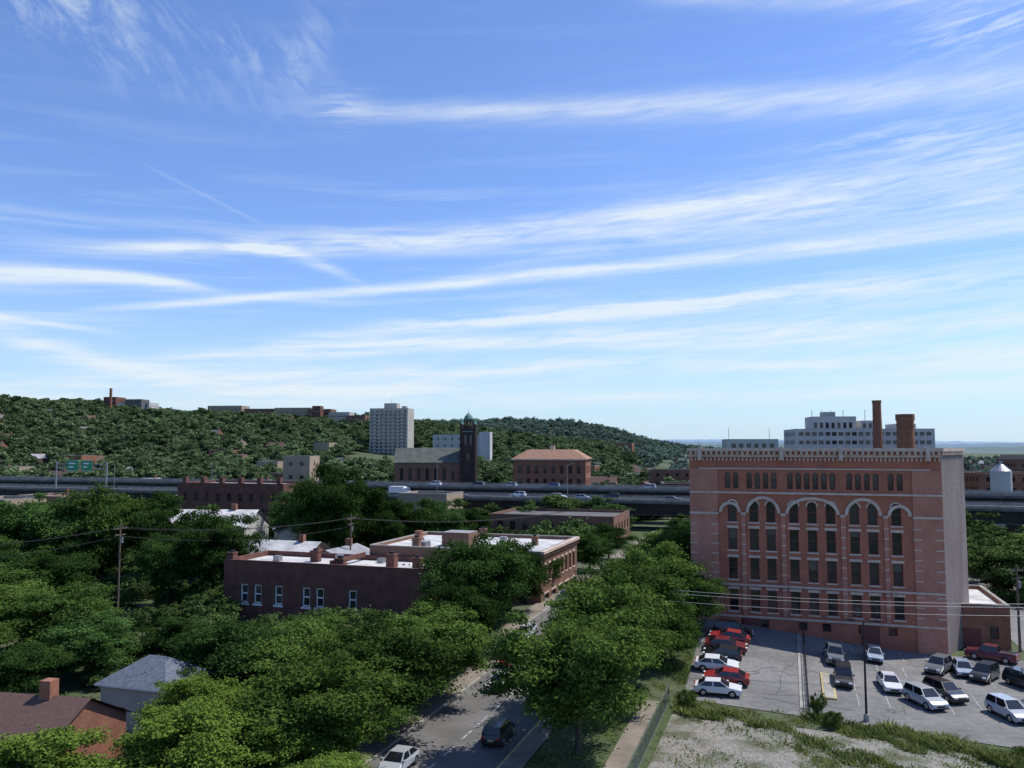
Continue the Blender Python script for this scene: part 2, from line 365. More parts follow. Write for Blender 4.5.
# ---------------- big brick warehouse ----------------
def warehouse():
    mb=MB(); W=30.2; zb=-.5; zt=23.7; C=15.2
    cols=[-9.8,-7.1,-5.0,-2.2,0,2.2,5.0,7.1,9.8]
    ops=[]; w=1.12
    for c in cols:
        ops.append((C+c-w/2,C+c+w/2,15.3,18.0,True))
        for z in (11.7,7.95,3.9): ops.append((C+c-w/2,C+c+w/2,z,z+2.75,False))
    for c0,n in ((-9.8,2),(-6.05,4),(0,6),(6.05,4),(9.8,2)):
        for i in range(n):
            c=C+c0+(i-(n-1)/2)*1.02
            ops.append((c-.34,c+.34,19.6,21.7,True))
    for c in (-8.4,-6,-1.4,1.4,5.6,9): ops.append((C+c-.5,C+c+.5,1.9,2.9,False))
    facade(mb,(0,0),(1,0),(0,-1),W,zb,zt,ops,M_pink,dep=.45,sill=None,fw=.1)
    P=lambda u0,u1,d1,z0,z1,m_: mb.obox((0,0),(1,0),(0,-1),u0,u1,-.02,d1,z0,z1,m_)
    for q in ops:
        a,b,c,d,ar=q
        if c<3 or c>19: continue
        P(a-.15,b+.15,.12,c-.2,c-.01,M_cream)
        if not ar: P(a-.18,b+.18,.07,d+.01,d+.34,M_cream)
    P(0,W,.22,18.95,19.2,M_cream); P(0,W,.18,7.12,7.38,M_cream); P(1.2,W-1.2,.1,22.1,22.28,M_cream)
    P(0,W,.12,3.1,3.34,M_cream)
    pier=[(.0,3.6),(6.55,7.05),(11.45,12.0),(18.6,19.15),(23.55,24.05),(26.9,W)]
    for (a,b) in pier:
        P(a,b,.16,3.36,7.11,M_pinkp); P(a,b,.16,7.4,16.19,M_pinkp)
        wide=b-a>2
        if wide: P(a,b,.13,16.51,18.94,M_pinkp); P(a,b,.13,19.22,22.09,M_pinkp); P(a,b,.1,zb,3.09,M_pinkp)
        for z in list(np.arange(8.6,16.0,1.25))+list(np.arange(4.2,7,1.25)):
            if wide:
                P(a-.015,a+.9,.185,z,z+.14,M_cream); P(b-.9,b+.015,.185,z,z+.14,M_cream)
            else: P(a-.015,b+.015,.185,z,z+.15,M_cream)
        P(a-.06,b+.06,.24,16.2,16.5,M_cream)
    for (a,b) in ((3.7,6.5),(7.1,11.4),(12.0,18.5),(19.1,23.4),(24.0,26.75)):
        cu=(a+b)/2; r=(b-a)/2; hgt=min(r,2.15); N=18
        for i in range(N):
            t0=math.pi*i/N; t1=math.pi*(i+1)/N
            def q(t,k,d): return (cu-(r+k)*math.cos(t),-d,16.5+(hgt+k)*math.sin(t))
            d=.2
            mb.face([q(t0,0,d),q(t1,0,d),q(t1,-.38,d),q(t0,-.38,d)],M_cream)
            mb.face([q(t0,0,0),q(t1,0,0),q(t1,0,d),q(t0,0,d)],M_cream)
            mb.face([q(t0,-.38,0),q(t1,-.38,0),q(t1,-.38,d),q(t0,-.38,d)],M_cream)
    for c in cols:
        N=8
        for i in range(N):
            t0=math.pi*i/N;t1=math.pi*(i+1)/N; r0=w/2+.02; r1=w/2+.2
            q=lambda t,r:(C+c-r*math.cos(t),-.08,17.44+r*math.sin(t))
            mb.face([q(t0,r0),q(t1,r0),q(t1,r1),q(t0,r1)],M_cream)
    P(-.1,W+.1,.3,zt,zt+.3,M_cream); P(-.25,W+.2,.75,zt+.75,zt+1.15,M_cream); P(-.1,W+.05,.35,zt+.3,zt+.75,M_pink)
    for i in range(46):
        u=.1+i*(W-.5)/45; P(u,u+.3,.62,zt+.32,zt+.74,M_cream)
    for i in range(60):
        u=.2+i*(W-.5)/59; P(u,u+.2,.2,23.2,23.6,M_cream)
    for a in (1.4,11.7,18.8,28.7): P(a-.25,a+.25,.9,23.3,zt+1.3,M_cream)
    sx,sy=4.0,8.6
    Ls=math.hypot(sx,sy); ud=(sx/Ls,sy/Ls); nd=(ud[1],-ud[0])
    facade(mb,(W,0),ud,nd,Ls,zb,zt+1.0,[],M_grayw)
    mb.face([(W+sx,sy,zb),(W+sx,32,zb),(W+sx,32,zt+1),(W+sx,sy,zt+1)],M_grayw)
    facade(mb,(0,0),(0,1),(-1,0),32,zb,zt+1,rows(32,9,[3.9,7.95,11.7,15.3],1.1,2.6,2),M_pink)
    mb.face([(0,32,zb),(W+sx,32,zb),(W+sx,32,zt+1),(0,32,zt+1)],M_pink)
    mb.face([(.3,.3,zt+.4),(W,.3,zt+.4),(W+sx,sy,zt+.4),(W+sx,32,zt+.4),(0.3,32,zt+.4)],M_groof)
    mb.obox((W,0),ud,nd,.05,Ls,-.02,.25,zt+.75,zt+1.15,M_cream)
    for i in range(11): mb.obox((W,0),ud,nd,.2+i*.8,.5+i*.8,-.02,.2,zt+.3,zt+.72,M_cream)
    for c in (6.5,20.5): P(c,c+2.2,.03,.4 if c>10 else 1.2,3.0,M_sash)
    x,y=L(-12.4,113)
    mb.build('brick_warehouse',(x,y,0),-PHI)
warehouse()
def anx(mb):
    mb.box(2.2,4.2,-.06,.02,0,2.4,M_sash)
building('brick_annex',18.2,118.5,7.5,16,-.5,4.9,M_brick,M_wroof,front=[(.8,1.7,1.2,2.8),(5.2,6.2,1.2,2.8)],right=rows(16,4,[1.2],1.1,1.5),parapet=.4,extras=anx)
# ---------------- left brick row ----------------
WA=(3.6,5.9,9.4,14.0,16.2,21.4)
opsA=[(c-.65,c+.65,2.3,5.0) for c in WA]
def exA(mb):
    for c in WA: mb.obox((0,0),(1,0),(0,-1),c-.8,c+.8,.0,.06,2.0,2.29,M_white)
    mb.box(17.5,17.8,.36,10.5,8.2,8.9,M_dbrick)
    for q in ((5,5,.8),(14.5,7,1.1),(21,8,.7)): mb.box(q[0],q[0]+1,q[1],q[1]+1,7.71,7.7+q[2],M_galv)
building('brick_rowhouse',-79.6,105,33.5,11,-.5,7.7,M_dbrick,M_wroof,front=opsA,right=rows(11,3,[1.6,4.6],1,1.8),frame=M_white,fw=.2,
   chim=[(.7,.9,1.1,1.1,1.5),(11.5,6.5,1.3,1,1.5),(18.8,1.2,1.4,1.0,1.3),(25,5,1.3,1.3,1.7),(29.5,4,1.2,1.0,1.5),(32.6,1.0,1.2,1,.9)],cornice=M_dbrick,parapet=.6,extras=exA)
def exB(mb):
    mb.box(9.5,14,6,10,9.41,11.6,M_bbrick,M_groof); mb.box(2,3,12,13.2,9.41,11,M_brick)
    for i in range(30): mb.box(27.5,27.85,.3+i*.72,.6+i*.72,9.0,9.5,M_bbrick)
    mb.box(27.505,28.0,0,21.5,9.55,9.95,M_cream)
    mb.box(20,21.5,3,4.2,9.41,10.4,M_galv); mb.box(16,17,15,16,9.41,10.2,M_galv); mb.box(6,8,3,5,9.41,10.3,M_galv)
    for q in ((18,8),(5,9),(24,6),(12,15)): mb.tube((q[0],q[1],9.41),(q[0],q[1],10.3),.12,.12,M_galv,8)
building('brick_shop_row',-61.5,116.2,27.5,21.5,-.5,9.4,M_bbrick,M_wroof,front=rows(27.5,8,[1.6,5.6],1,2.1),right=rows(21.5,8,[5.4],1.1,2.4)+rows(21.5,5,[.8],2.6,2.8),
   chim=[(12,18,1,1,1.6),(7,2,1.1,1,1.5),(23,12,.9,.9,1.2)],parapet=.45,cornice=M_conc,sill=M_cream,lintel=M_cream,extras=exB)
building('brick_commercial_building',-67.5,187.6,29.8,20,-.5,8.6,M_bbrick,M_droof,front=rows(29.8,9,[2.2],1.4,2.2)+rows(29.8,9,[5.6],1.4,1.9),right=rows(20,5,[5.4],1.4,2),parapet=.5,cornice=M_bbrick)
def exD(mb):
    for i in range(6): mb.box(1.5+i*5.6,2.6+i*5.6,-.1,1.0,15.7,17.4,M_dbrick)
building('brick_mill',-149,177,31.5,15,0,15.4,M_dbrick,M_groof,front=rows(31.5,9,[4,7.6,11.4],1.2,2.0),right=rows(15,4,[4,7.6,11.4],1.2,2),parapet=.4,extras=exD,cornice=M_dbrick)
x,y=L(-108.5,140); gable('white_roof_house',x,y,17,13,-.5,9.6,12.6,M_wallw,M_wroof,-PHI+.25,foot=True)
x,y=L(-95,150); gable('white_roof_house',x,y,12,10,-.5,8.0,10.8,M_wallw,M_groof,-PHI-.9,foot=True)
x,y=L(-84,128); gable('gray_roof_house',x,y,13,9,-.5,6.3,8.6,M_bbrick,M_wroof,-PHI,foot=True)
x,y=L(-72,126); gable('gray_roof_house',x,y,10,9,-.5,6.6,8.2,M_wallw,M_groof,-PHI+1.57,foot=True)
gable('slate_roof_house',-32.6,78,7.0,6.0,-.5,4.0,5.9,M_wallw,M_slate,-PHI,hip=3.0,chimney=False,foot=True)
gable('brick_house',-36.5,62.5,12,9,-.5,4.6,7.0,M_brick,M_shing,-PHI+.12,foot=True)
gable('brick_house',-52,70,12,9,-.5,4.6,7.2,M_brick,M_shing,-PHI+.12,foot=True)
# ---------------- viaduct ----------------
def viaduct(v0,wd,zr,name):
    mb=MB(); u0,u1=-420,330
    mb.box(u0,u1,v0,v0+wd,zr-.4,zr,M_dconc,M_road)
    for vv in (v0-.3,v0+wd):
        mb.box(u0,u1,vv,vv+.3,zr+.05,zr+.68,M_pconc)
        mb.box(u0,u1,vv+.02,vv+.28,zr-.55,zr+.05,M_dconc)
        mb.box(u0,u1,vv+.1,vv+.18,zr+.92,zr+.99,M_galv)
        for i in range(int((u1-u0)/3)): mb.box(u0+i*3,u0+i*3+.12,vv+.1,vv+.2,zr+.68,zr+.92,M_galv)
        for i in range(int((u1-u0)/13)): mb.box(u0+i*13,u0+i*13+.08,vv-.02,vv+.32,zr-.5,zr+.70,M_steel)
    for k in range(5):
        vv=v0+.5+k*(wd-1.3)/4
        mb.box(u0,u1,vv,vv+.3,zr-3.5,zr-.41,M_steel); mb.box(u0,u1,vv-.15,vv+.45,zr-3.65,zr-3.5,M_dconc)
    for i in range(int((u1-u0)/4.5)): mb.box(u0+i*4.5,u0+i*4.5+.14,v0+.4,v0+.499,zr-3.45,zr-.45,M_steel)
    u=u0+9
    while u<u1:
        mb.box(u-1,u+1,v0+.2,v0+wd-.2,zr-4.9,zr-3.66,M_dconc)
        for vv in (v0+1.2,v0+wd/2,v0+wd-1.2): mb.tube((u,vv,-1),(u,vv,zr-4.9),.8,.8,M_dconc,12,False)
        u+=26
    mb.build(name,(0,0,0),-PHI)
ZN,ZF=10.2,12.2
viaduct(227,13,ZN,'highway_viaduct'); viaduct(248,13,ZF,'highway_viaduct')
def gantry(u,v,zb):
    mb=MB(); mb.tube((0,0,zb),(0,0,zb+9.5),.3,.25,M_galv); mb.tube((22,0,zb),(22,0,zb+9.5),.3,.25,M_galv)
    for h in (7,8.6): mb.tube((0,0,zb+h),(22,0,zb+h),.15,.15,M_galv)
    for i in range(11): mb.tube((i*2,0,zb+7),(i*2+2,0,zb+8.6),.07,.07,M_galv,5)
    for a,b in ((5,10),(11.5,16)):
        mb.box(a,b,-.5,-.35,zb+6.2,zb+10,M_green)
        for r in ((a+.1,b-.1,zb+6.3,zb+6.4),(a+.1,b-.1,zb+9.8,zb+9.9),(a+.8,b-1.2,zb+8.6,zb+9.1),(a+.8,b-2,zb+7.4,zb+7.9)): mb.box(r[0],r[1],-.52,-.505,r[2],r[3],M_white)
    x,y=L(u,v); mb.build('highway_sign_gantry',(x,y,0),-PHI)
gantry(-242,226.3,10.5)
# ---------------- landmarks ----------------
mat('church_roof',(.13,.14,.12),col2=(.09,.10,.085),scale=.4); mat('tower_stone',(.07,.045,.04),col2=(.04,.03,.028),scale=.4)
def church():
    mb=MB(); w,d=32,14; zb,ze,zr=5,17.5,24.6
    facade(mb,(0,0),(1,0),(0,-1),w,zb,ze,rows(w,7,[9],1.6,6,1.5,True),M_bbrick)
    mb.box(0,w,.01+.5,d,zb,ze-.1,M_bbrick)
    mb.face([(-.5,-.6,ze),(w+.5,-.6,ze),(w+.5,d/2,zr),(-.5,d/2,zr)],MATS['church_roof']); mb.face([(-.5,d+.6,ze),(w+.5,d+.6,ze),(w+.5,d/2,zr),(-.5,d/2,zr)],MATS['church_roof'])
    mb.face([(0,0,ze),(0,d,ze),(0,d/2,zr)],M_bbrick); mb.face([(w,0,ze),(w,d,ze),(w,d/2,zr)],M_bbrick)
    D=MATS['tower_stone']; x0=w+.6; s=6.4; zt=34
    facade(mb,(x0,-1),(1,0),(0,-1),s,zb,zt,[(1.3,2.5,26,31,True),(3.9,5.1,26,31,True),(2.4,4.0,18,22,True)],D,dep=.6)
    facade(mb,(x0+s,-1),(0,1),(1,0),s,zb,zt,[(1.3,2.5,26,31,True),(3.9,5.1,26,31,True)],D,dep=.6)
    mb.face([(x0,-1,zb),(x0,-1+s,zb),(x0,-1+s,zt),(x0,-1,zt)],D); mb.face([(x0,-1+s,zb),(x0+s,-1+s,zb),(x0+s,-1+s,zt),(x0,-1+s,zt)],D)
    mb.face([(x0,-1,zt-.2),(x0+s,-1,zt-.2),(x0+s,-1+s,zt-.2),(x0,-1+s,zt-.2)],D)
    mb.box(x0-.3,x0+s+.3,-1.3,-.7+s,32.2,32.7,M_cop)
    for cx,cy in ((x0,-1),(x0+s,-1),(x0,-1+s),(x0+s,-1+s)):
        mb.tube((cx,cy,zb),(cx,cy,36),.8,.75,D,8); mb.tube((cx,cy,36),(cx,cy,38.6),.8,.05,M_cop,8,False)
    c=(x0+s/2,-1+s/2)
    for i in range(8):   # open lantern colonnettes
        t=2*math.pi*(i+.5)/8; mb.tube((c[0]+2*math.cos(t),c[1]+2*math.sin(t),zt-.2),(c[0]+2*math.cos(t),c[1]+2*math.sin(t),38.4),.28,.28,D,6,False)
    mb.tube((*c,zt-.2),(*c,35.2),2.3,2.3,D,8); mb.tube((*c,38.4),(*c,38.8),2.5,2.5,M_cop,8)
    mb.tube((*c,38.8),(*c,40.2),2.4,1.7,M_cop,8,False); mb.tube((*c,40.2),(*c,41.6),1.7,.3,M_cop,8,False); mb.tube((*c,41.6),(*c,43.4),.09,.06,D,5)
    mb.build('church_with_bell_tower',(-57,404,0),-.03)
church()
def hipb():
    mb=MB(); w,d=31,22; zb,ze,zr=4,19.9,23.9
    fr=rows(w,8,[8.5,13.8],1.6,3.3,1.2,True); facade(mb,(0,0),(1,0),(0,-1),w,zb,ze,fr,M_brick)
    facade(mb,(w,0),(0,1),(1,0),d,zb,ze,rows(d,5,[8.5,13.8],1.6,3.3,1.2,True),M_brick)
    facade(mb,(0,0),(0,1),(-1,0),d,zb,ze,[],M_brick)
    mb.face([(0,d,zb),(w,d,zb),(w,d,ze),(0,d,ze)],M_brick)
    a=(-.8,-.8,ze);b=(w+.8,-.8,ze);c=(w+.8,d+.8,ze);e=(-.8,d+.8,ze);r=[(5.5,5.5,zr),(w-5.5,5.5,zr),(w-5.5,d-5.5,zr),(5.5,d-5.5,zr)]
    mb.face([a,b,r[1],r[0]],M_troof);mb.face([b,c,r[2],r[1]],M_troof);mb.face([c,e,r[3],r[2]],M_troof);mb.face([e,a,r[0],r[3]],M_troof);mb.face(r,M_troof)
    mb.box(-.85,w+.85,-.85,-.7,ze-.5,ze+.02,M_cream)
    mb.box(w/2-1,w/2+1,9,11,zr,zr+1.6,M_cream)
    mb.build('brick_armory',(.5,356,0),-PHI*.6)
hipb()
def highrise():
    mb=MB(); w,d,zb,zt=33,20,8,57.5
    fr=[]
    n=16
    for k in range(n):
        z=zb+1.5+k*2.95
        for c in range(8):
            u=1.2+c*4.0; fr.append((round(u,2),round(u+2.4,2),round(z,2),round(z+1.5,2),False))
    facade(mb,(0,0),(1,0),(0,-1),w,zb,zt,fr,M_beige,fw=0,dep=.5)
    facade(mb,(w,0),(0,1),(1,0),d,zb,zt,[],M_beige); facade(mb,(0,0),(0,1),(-1,0),d,zb,zt,[],M_beige)
    mb.face([(0,d,zb),(w,d,zb),(w,d,zt),(0,d,zt)],M_beige); mb.face([(0,0,zt),(w,0,zt),(w,d,zt),(0,d,zt)],M_groof)
    for k in range(n):
        z=zb+1+k*2.95
        for u in (4.3,12.3,20.3,28.3): mb.box(u-1.4,u+1.8,-1.5,-.01,z,z+1.0,M_lgray)
    mb.box(11,22,5,15,zt+.01,zt+4.5,M_beige); mb.box(26,30,6,12,zt+.01,zt+2,M_beige)
    mb.tube((16,10,zt+4.5),(16,10,zt+9),.15,.1,M_galv,5)
    mb.build('apartment_tower',(-120,700,0),-.15)
highrise()
def wbox(name,x,y,w,d,z0,z1,wall,roof,nf=0,nr=2,rot=-.1,extras=None,chim=(),ww=1.6,wh=1.6):
    st=(z1-z0)/max(nr,1)
    f=rows(w,nf,[round(z0+st*(i+.35),2) for i in range(nr)],ww,min(wh,st*.5)) if nf else None
    r=rows(d,max(1,nf//2),[round(z0+st*(i+.35),2) for i in range(nr)],ww*.8,min(wh,st*.5)) if nf else None
    return building(name,x,y,w,d,z0,z1,wall,roof,front=f,right=r,left=r,world=True,rot=rot,extras=extras,chim=chim,fw=0,parapet=.5)
def exO(mb):
    for a,b,h in ((8,26,6.0),(28,36,4.2),(42,50,2.8)):
        mb.box(a,b,4,18,32.01,32+h,M_lgray,M_groof)
        for i in range(int((b-a)/2.4)): mb.box(a+.6+i*2.4,a+1.9+i*2.4,3.9,3.99,33,34.2+h*.2,M_glass)
    for a in (9,13,17,22,31): mb.tube((a,9,32+4),(a,9,41),.12,.12,M_galv,5)
    mb.box(13,18,6,12,38.01,40,M_galv)
wbox('office_block',120,352,56,24,0,32,M_lgray,M_groof,nf=20,nr=9,rot=-.12,extras=exO,ww=1.9)
wbox('office_block',77.5,300,18,14,0,27.2,M_wallw,M_groof,nf=6,nr=7,rot=-.12,extras=lambda mb:[mb.tube((a,6,27),(a,6,32),.1,.08,M_galv,5) for a in (1.5,16)])
mb=MB()
mb.tube((0,0,0),(0,0,42.6),2.2,1.6,M_brick,16); mb.tube((0,0,42.6),(0,0,43.6),1.8,1.8,M_brick,16); mb.build('brick_smokestack',(146,332,0))
mb=MB()
mb.tube((0,0,0),(0,0,34.5),3.3,2.9,M_brick,16); mb.tube((0,0,34.5),(0,0,36.8),3.2,3.2,M_brick,16); mb.tube((0,0,32.8),(0,0,33.3),3.1,3.1,M_brick,16); mb.build('brick_smokestack',(142,300,0))
mb=MB()
mb.tube((0,0,0),(0,0,17.5),3,3,M_lgray,20); mb.tube((0,0,17.5),(0,0,19.6),3,.8,M_galv,20); mb.tube((0,0,19.6),(0,0,20.6),.5,.5,M_galv,8)
mb.build('storage_silo',(153.5,262,0))
wbox('brick_factory',168,300,60,20,0,15,M_brick,M_droof,nf=14,nr=4); wbox('brick_factory',130,420,80,20,0,21,M_brick,M_droof,nf=18,nr=5)
wbox('brick_factory',230,380,60,20,0,19,M_bbrick,M_droof,nf=14,nr=4); wbox('brick_factory',70,420,50,18,0,13,M_bbrick,M_droof,nf=10,nr=3)
wbox('brick_factory',60,330,30,16,0,10,M_dbrick,M_groof,nf=8,nr=2); wbox('brick_factory',190,262,40,14,0,13,M_brick,M_groof,nf=9,nr=3)
wbox('brick_factory',330,520,60,20,0,22,M_brick,M_droof,nf=14,nr=5); wbox('brick_factory',285,470,40,20,0,20,M_tan,M_droof,nf=10,nr=5)
def Z(x,y): return float(gz(x,y))
def hill(name,x,y,w,d,h,wall,roof,nf=8,nr=3,**k):
    z=Z(x+w/2,y); return wbox(name,x,y,w,d,z-4,z+h,wall,roof,nf=nf,nr=nr,ww=2.2,**k)
hill('hilltop_plant',-428,900,36,20,14,M_lgray,M_groof); hill('hilltop_plant',-446,905,14,20,17,M_dbrick,M_droof,nf=3); hill('hilltop_plant',-415,890,18,16,18,M_droof,M_droof,nf=3)
mb=MB(); mb.tube((0,0,55),(0,0,88),1.7,1.4,M_brick,12); mb.build('brick_smokestack',(-431,890,0))
hill('hilltop_hall',-300,930,60,22,19,M_bbrick,M_droof,nf=14); hill('hilltop_hall',-262,915,42,22,21,M_tan,M_droof,nf=10); hill('hilltop_hall',-345,940,40,22,17,M_tan,M_droof,nf=10)
hill('hilltop_hall',-222,900,26,20,19,M_bbrick,M_droof,nf=10); hill('hilltop_hall',-190,860,22,18,17,M_beige,M_droof,nf=8); hill('hilltop_hall',-170,850,20,18,14,M_bbrick,M_droof,nf=6)
hill('hilltop_hall',-212,880,9,10,23,M_dbrick,M_droof,nf=3)
wbox('arts_centre',-58,610,34,20,8,33.5,M_wallw,M_wroof,nf=6,nr=5); wbox('arts_centre',-24,606,8,14,8,35.5,M_lgray,M_wroof)
wbox('tan_office_block',-92,335,11,12,0,20.8,M_tan,M_droof,nf=2,nr=4)
def house_mesh(kind):
    w,d=[(10,8),(8,11),(14,9),(12,10)][kind%4]; wall=[M_brick,M_tan,M_bbrick,M_dbrick][kind%4]; roof=[M_droof,M_groof,M_shing,M_slate][(kind*3)%4]
    ob=gable('house',0,0,w,d,-2,6.5,9.4,wall,roof,0); me=ob.data; bpy.data.objects.remove(ob); return me
def flat_mesh(kind):
    w,d,h=[(18,12,10),(26,14,9),(14,12,12)][kind%3]; wall=[M_brick,M_bbrick,M_tan][kind%3]
    ob=building('block',0,0,w,d,-2,h,wall,[M_groof,M_droof,M_droof][kind%3],front=rows(w,w//3,[1.5,5],1.3,2),right=rows(d,3,[1.5,5],1.3,2),world=True,rot=0); me=ob.data; bpy.data.objects.remove(ob); return me
HM=[house_mesh(i) for i in range(4)]; FM=[flat_mesh(i) for i in range(3)]
houses=[]
def place(me,name,x,y,rot,sc=1):
    ob=bpy.data.objects.new(name,me); scene.collection.objects.link(ob); ob.location=(x,y,Z(x,y)); ob.rotation_euler=(0,0,rot); ob.scale=(sc,)*3; houses.append((x,y)); return ob
for i in range(250):
    if i<160: y=random.uniform(290,600); x=random.uniform(-.64*y,.02*y) if i%3 else random.uniform(.0*y,.66*y)
    elif i<178: y=random.uniform(480,850); x=random.uniform(-.62*y,-.12*y)
    else: y=random.uniform(420,900); x=random.uniform(.08*y+20,.66*y)
    if x<0 and y>430 and i<160 and random.random()<.55: continue
    if x>0 and y<330: continue
    if any((x-a)**2+(y-b)**2<22**2 for a,b in houses): continue
    if abs(x-(-40))<45 and y<460: continue
    if -5<x<45 and y<400: continue
    if random.random()<.62: place(random.choice(HM),'house',x,y,-PHI+random.choice((0,1.57))+random.uniform(-.1,.1),1.0)
    else: place(random.choice(FM),'city_block',x,y,-PHI,random.uniform(.8,1.1))
for (u,v) in ((-190,150),(-210,190),(-175,205),(-235,205),(-100,205),(-255,160)):
    x,y=L(u,v); place(random.choice(FM),'city_block',x,y,-PHI); FOOT.append((u-2,u+24,v-2,v+14))
# ---------------- trees ----------------
def make_tree(name,seed,R,H,nl,leaf,lmat,nclump=60,zr=.4,trunk=True,cs=(.13,.28)):
    r=np.random.default_rng(seed)
    cz=H*(1-zr); rz=H*zr
    d=r.normal(size=(nclump,3)); d/=np.linalg.norm(d,axis=1)[:,None]
    rad=r.uniform(.2,1,nclump)**.5
    th_=np.arctan2(d[:,1],d[:,0])
    lob=1+.18*np.sin(3*th_+seed)+.1*np.sin(5*th_+2*seed)+r.normal(size=nclump)*.06
    c=d*rad[:,None]*np.array([R*.86,R*.86,rz*.85])*lob[:,None]; c[:,2]=np.where(c[:,2]<0,c[:,2]*.85,c[:,2])+cz
    cr=r.uniform(*cs,nclump)*R
    tint_c=r.uniform(0,1,nclump)
    w=cr**2; w/=w.sum()
    k=r.choice(nclump,nl,p=w)
    e=r.normal(size=(nl,3)); e/=np.linalg.norm(e,axis=1)[:,None]
    rr=r.uniform(0,1,nl)**.5*(1+.7*(r.uniform(0,1,nl)**5))
    dirh=d.copy(); dirh[:,2]*=.3; dirh/=np.linalg.norm(dirh,axis=1)[:,None]+1e-6
    off=e*(rr*cr[k])[:,None]*np.array([1,1,.5])
    along=(off*dirh[k]).sum(1,keepdims=True); off=off+dirh[k]*along*.45
    p=c[k]+off; p[:,2]-=.12*np.abs(along[:,0])
    n=e*.5+r.normal(size=(nl,3))*.55+np.array([0,0,.5]); n/=np.linalg.norm(n,axis=1)[:,None]
    a=np.cross(n,r.normal(size=(nl,3))); a/=np.linalg.norm(a,axis=1)[:,None]; b=np.cross(n,a)
    s=(leaf*r.uniform(.55,1.35,nl))[:,None]
    V=np.stack([p-a*s*.6,p+b*s*.33-a*s*.05,p+a*s*.6,p-b*s*.33+a*s*.05],1).reshape(-1,3)
    F=np.arange(nl*4).reshape(nl,4)
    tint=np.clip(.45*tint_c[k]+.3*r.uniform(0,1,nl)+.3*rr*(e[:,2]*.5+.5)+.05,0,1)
    mb=MB(); mb.m(M_bark)
    th=cz-rz*.55
    if trunk:
        lean=r.normal(size=2)*.3; top=(lean[0],lean[1],th)
        mb.tube((0,0,-.4),(lean[0]*.5,lean[1]*.5,th*.55),H*.026,H*.02,M_bark,8,False); mb.tube((lean[0]*.5,lean[1]*.5,th*.55),top,H*.02,H*.016,M_bark,8,False)
        mb.tube(top,(lean[0]*1.5,lean[1]*1.5,cz+rz*.5),H*.015,H*.004,M_bark,6,False)
        for i in range(min(18,nclump)):
            q=c[i]; mid=((top[0]*.45+q[0]*.55),(top[1]*.45+q[1]*.55),top[2]*.6+q[2]*.4)
            s0=(top[0],top[1],th*r.uniform(.75,1.0)+.0)
            mb.tube(s0,mid,H*.009,H*.006,M_bark,5,False); mb.tube(mid,tuple(q),H*.006,H*.002,M_bark,4,False)
    nv=len(mb.v); nf=len(mb.f)
    me=bpy.data.meshes.new(name)
    allv=np.concatenate([np.array(mb.v).reshape(-1,3),V]) if nv else V
    me.vertices.add(len(allv)); me.vertices.foreach_set('co',allv.ravel())
    lf=np.array([q for f in mb.f for q in f],dtype=np.int32) if nf else np.zeros(0,np.int32)
    sizes=np.array([len(f) for f in mb.f]+[4]*nl,dtype=np.int32)
    li=np.concatenate([lf,(F+nv).ravel()]).astype(np.int32)
    me.loops.add(len(li)); me.loops.foreach_set('vertex_index',li)
    me.polygons.add(len(sizes)); st=np.concatenate([[0],np.cumsum(sizes)[:-1]]).astype(np.int32)
    me.polygons.foreach_set('loop_start',st)
    me.materials.append(M_bark); me.materials.append(lmat)
    me.polygons.foreach_set('material_index',np.concatenate([np.zeros(nf,np.int32),np.ones(nl,np.int32)]))
    me.update(calc_edges=True)
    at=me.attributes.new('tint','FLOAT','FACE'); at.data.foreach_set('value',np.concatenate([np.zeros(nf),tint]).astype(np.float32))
    me.validate()
    return me
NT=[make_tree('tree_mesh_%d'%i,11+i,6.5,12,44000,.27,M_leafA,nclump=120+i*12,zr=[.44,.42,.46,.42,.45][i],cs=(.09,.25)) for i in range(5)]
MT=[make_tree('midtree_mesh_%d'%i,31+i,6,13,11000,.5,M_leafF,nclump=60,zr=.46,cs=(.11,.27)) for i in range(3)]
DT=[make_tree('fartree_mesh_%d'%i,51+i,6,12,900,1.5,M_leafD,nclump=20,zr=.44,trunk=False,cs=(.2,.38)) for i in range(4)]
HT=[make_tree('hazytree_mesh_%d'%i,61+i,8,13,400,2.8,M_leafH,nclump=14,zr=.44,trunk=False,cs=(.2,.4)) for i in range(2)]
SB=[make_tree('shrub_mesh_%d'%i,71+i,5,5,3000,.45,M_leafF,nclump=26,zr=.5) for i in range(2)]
def tree(x,y,H,R=None,kind='n',col=(1,1,1),name='deciduous_tree',i=None):
    lib,H0,R0={'n':(NT,12,6.5),'m':(MT,13,6)}[kind]
    me=lib[(i if i is not None else random.randrange(99))%len(lib)]
    ob=bpy.data.objects.new(name,me); scene.collection.objects.link(ob)
    z=Z(x,y); ob.location=(x,y,z-.1); s=(H-z)/H0; r=(R/R0) if R else s
    ob.scale=(r,r,s); ob.rotation_euler=(0,0,random.uniform(0,6.28)); ob.color=(*col,1); return ob
LG=(1.15,1.12,1.05); DG=(.55,.66,.70); YG=(1.3,1.2,.95); MG=(.88,.93,.93); BG=(.70,.82,.95)
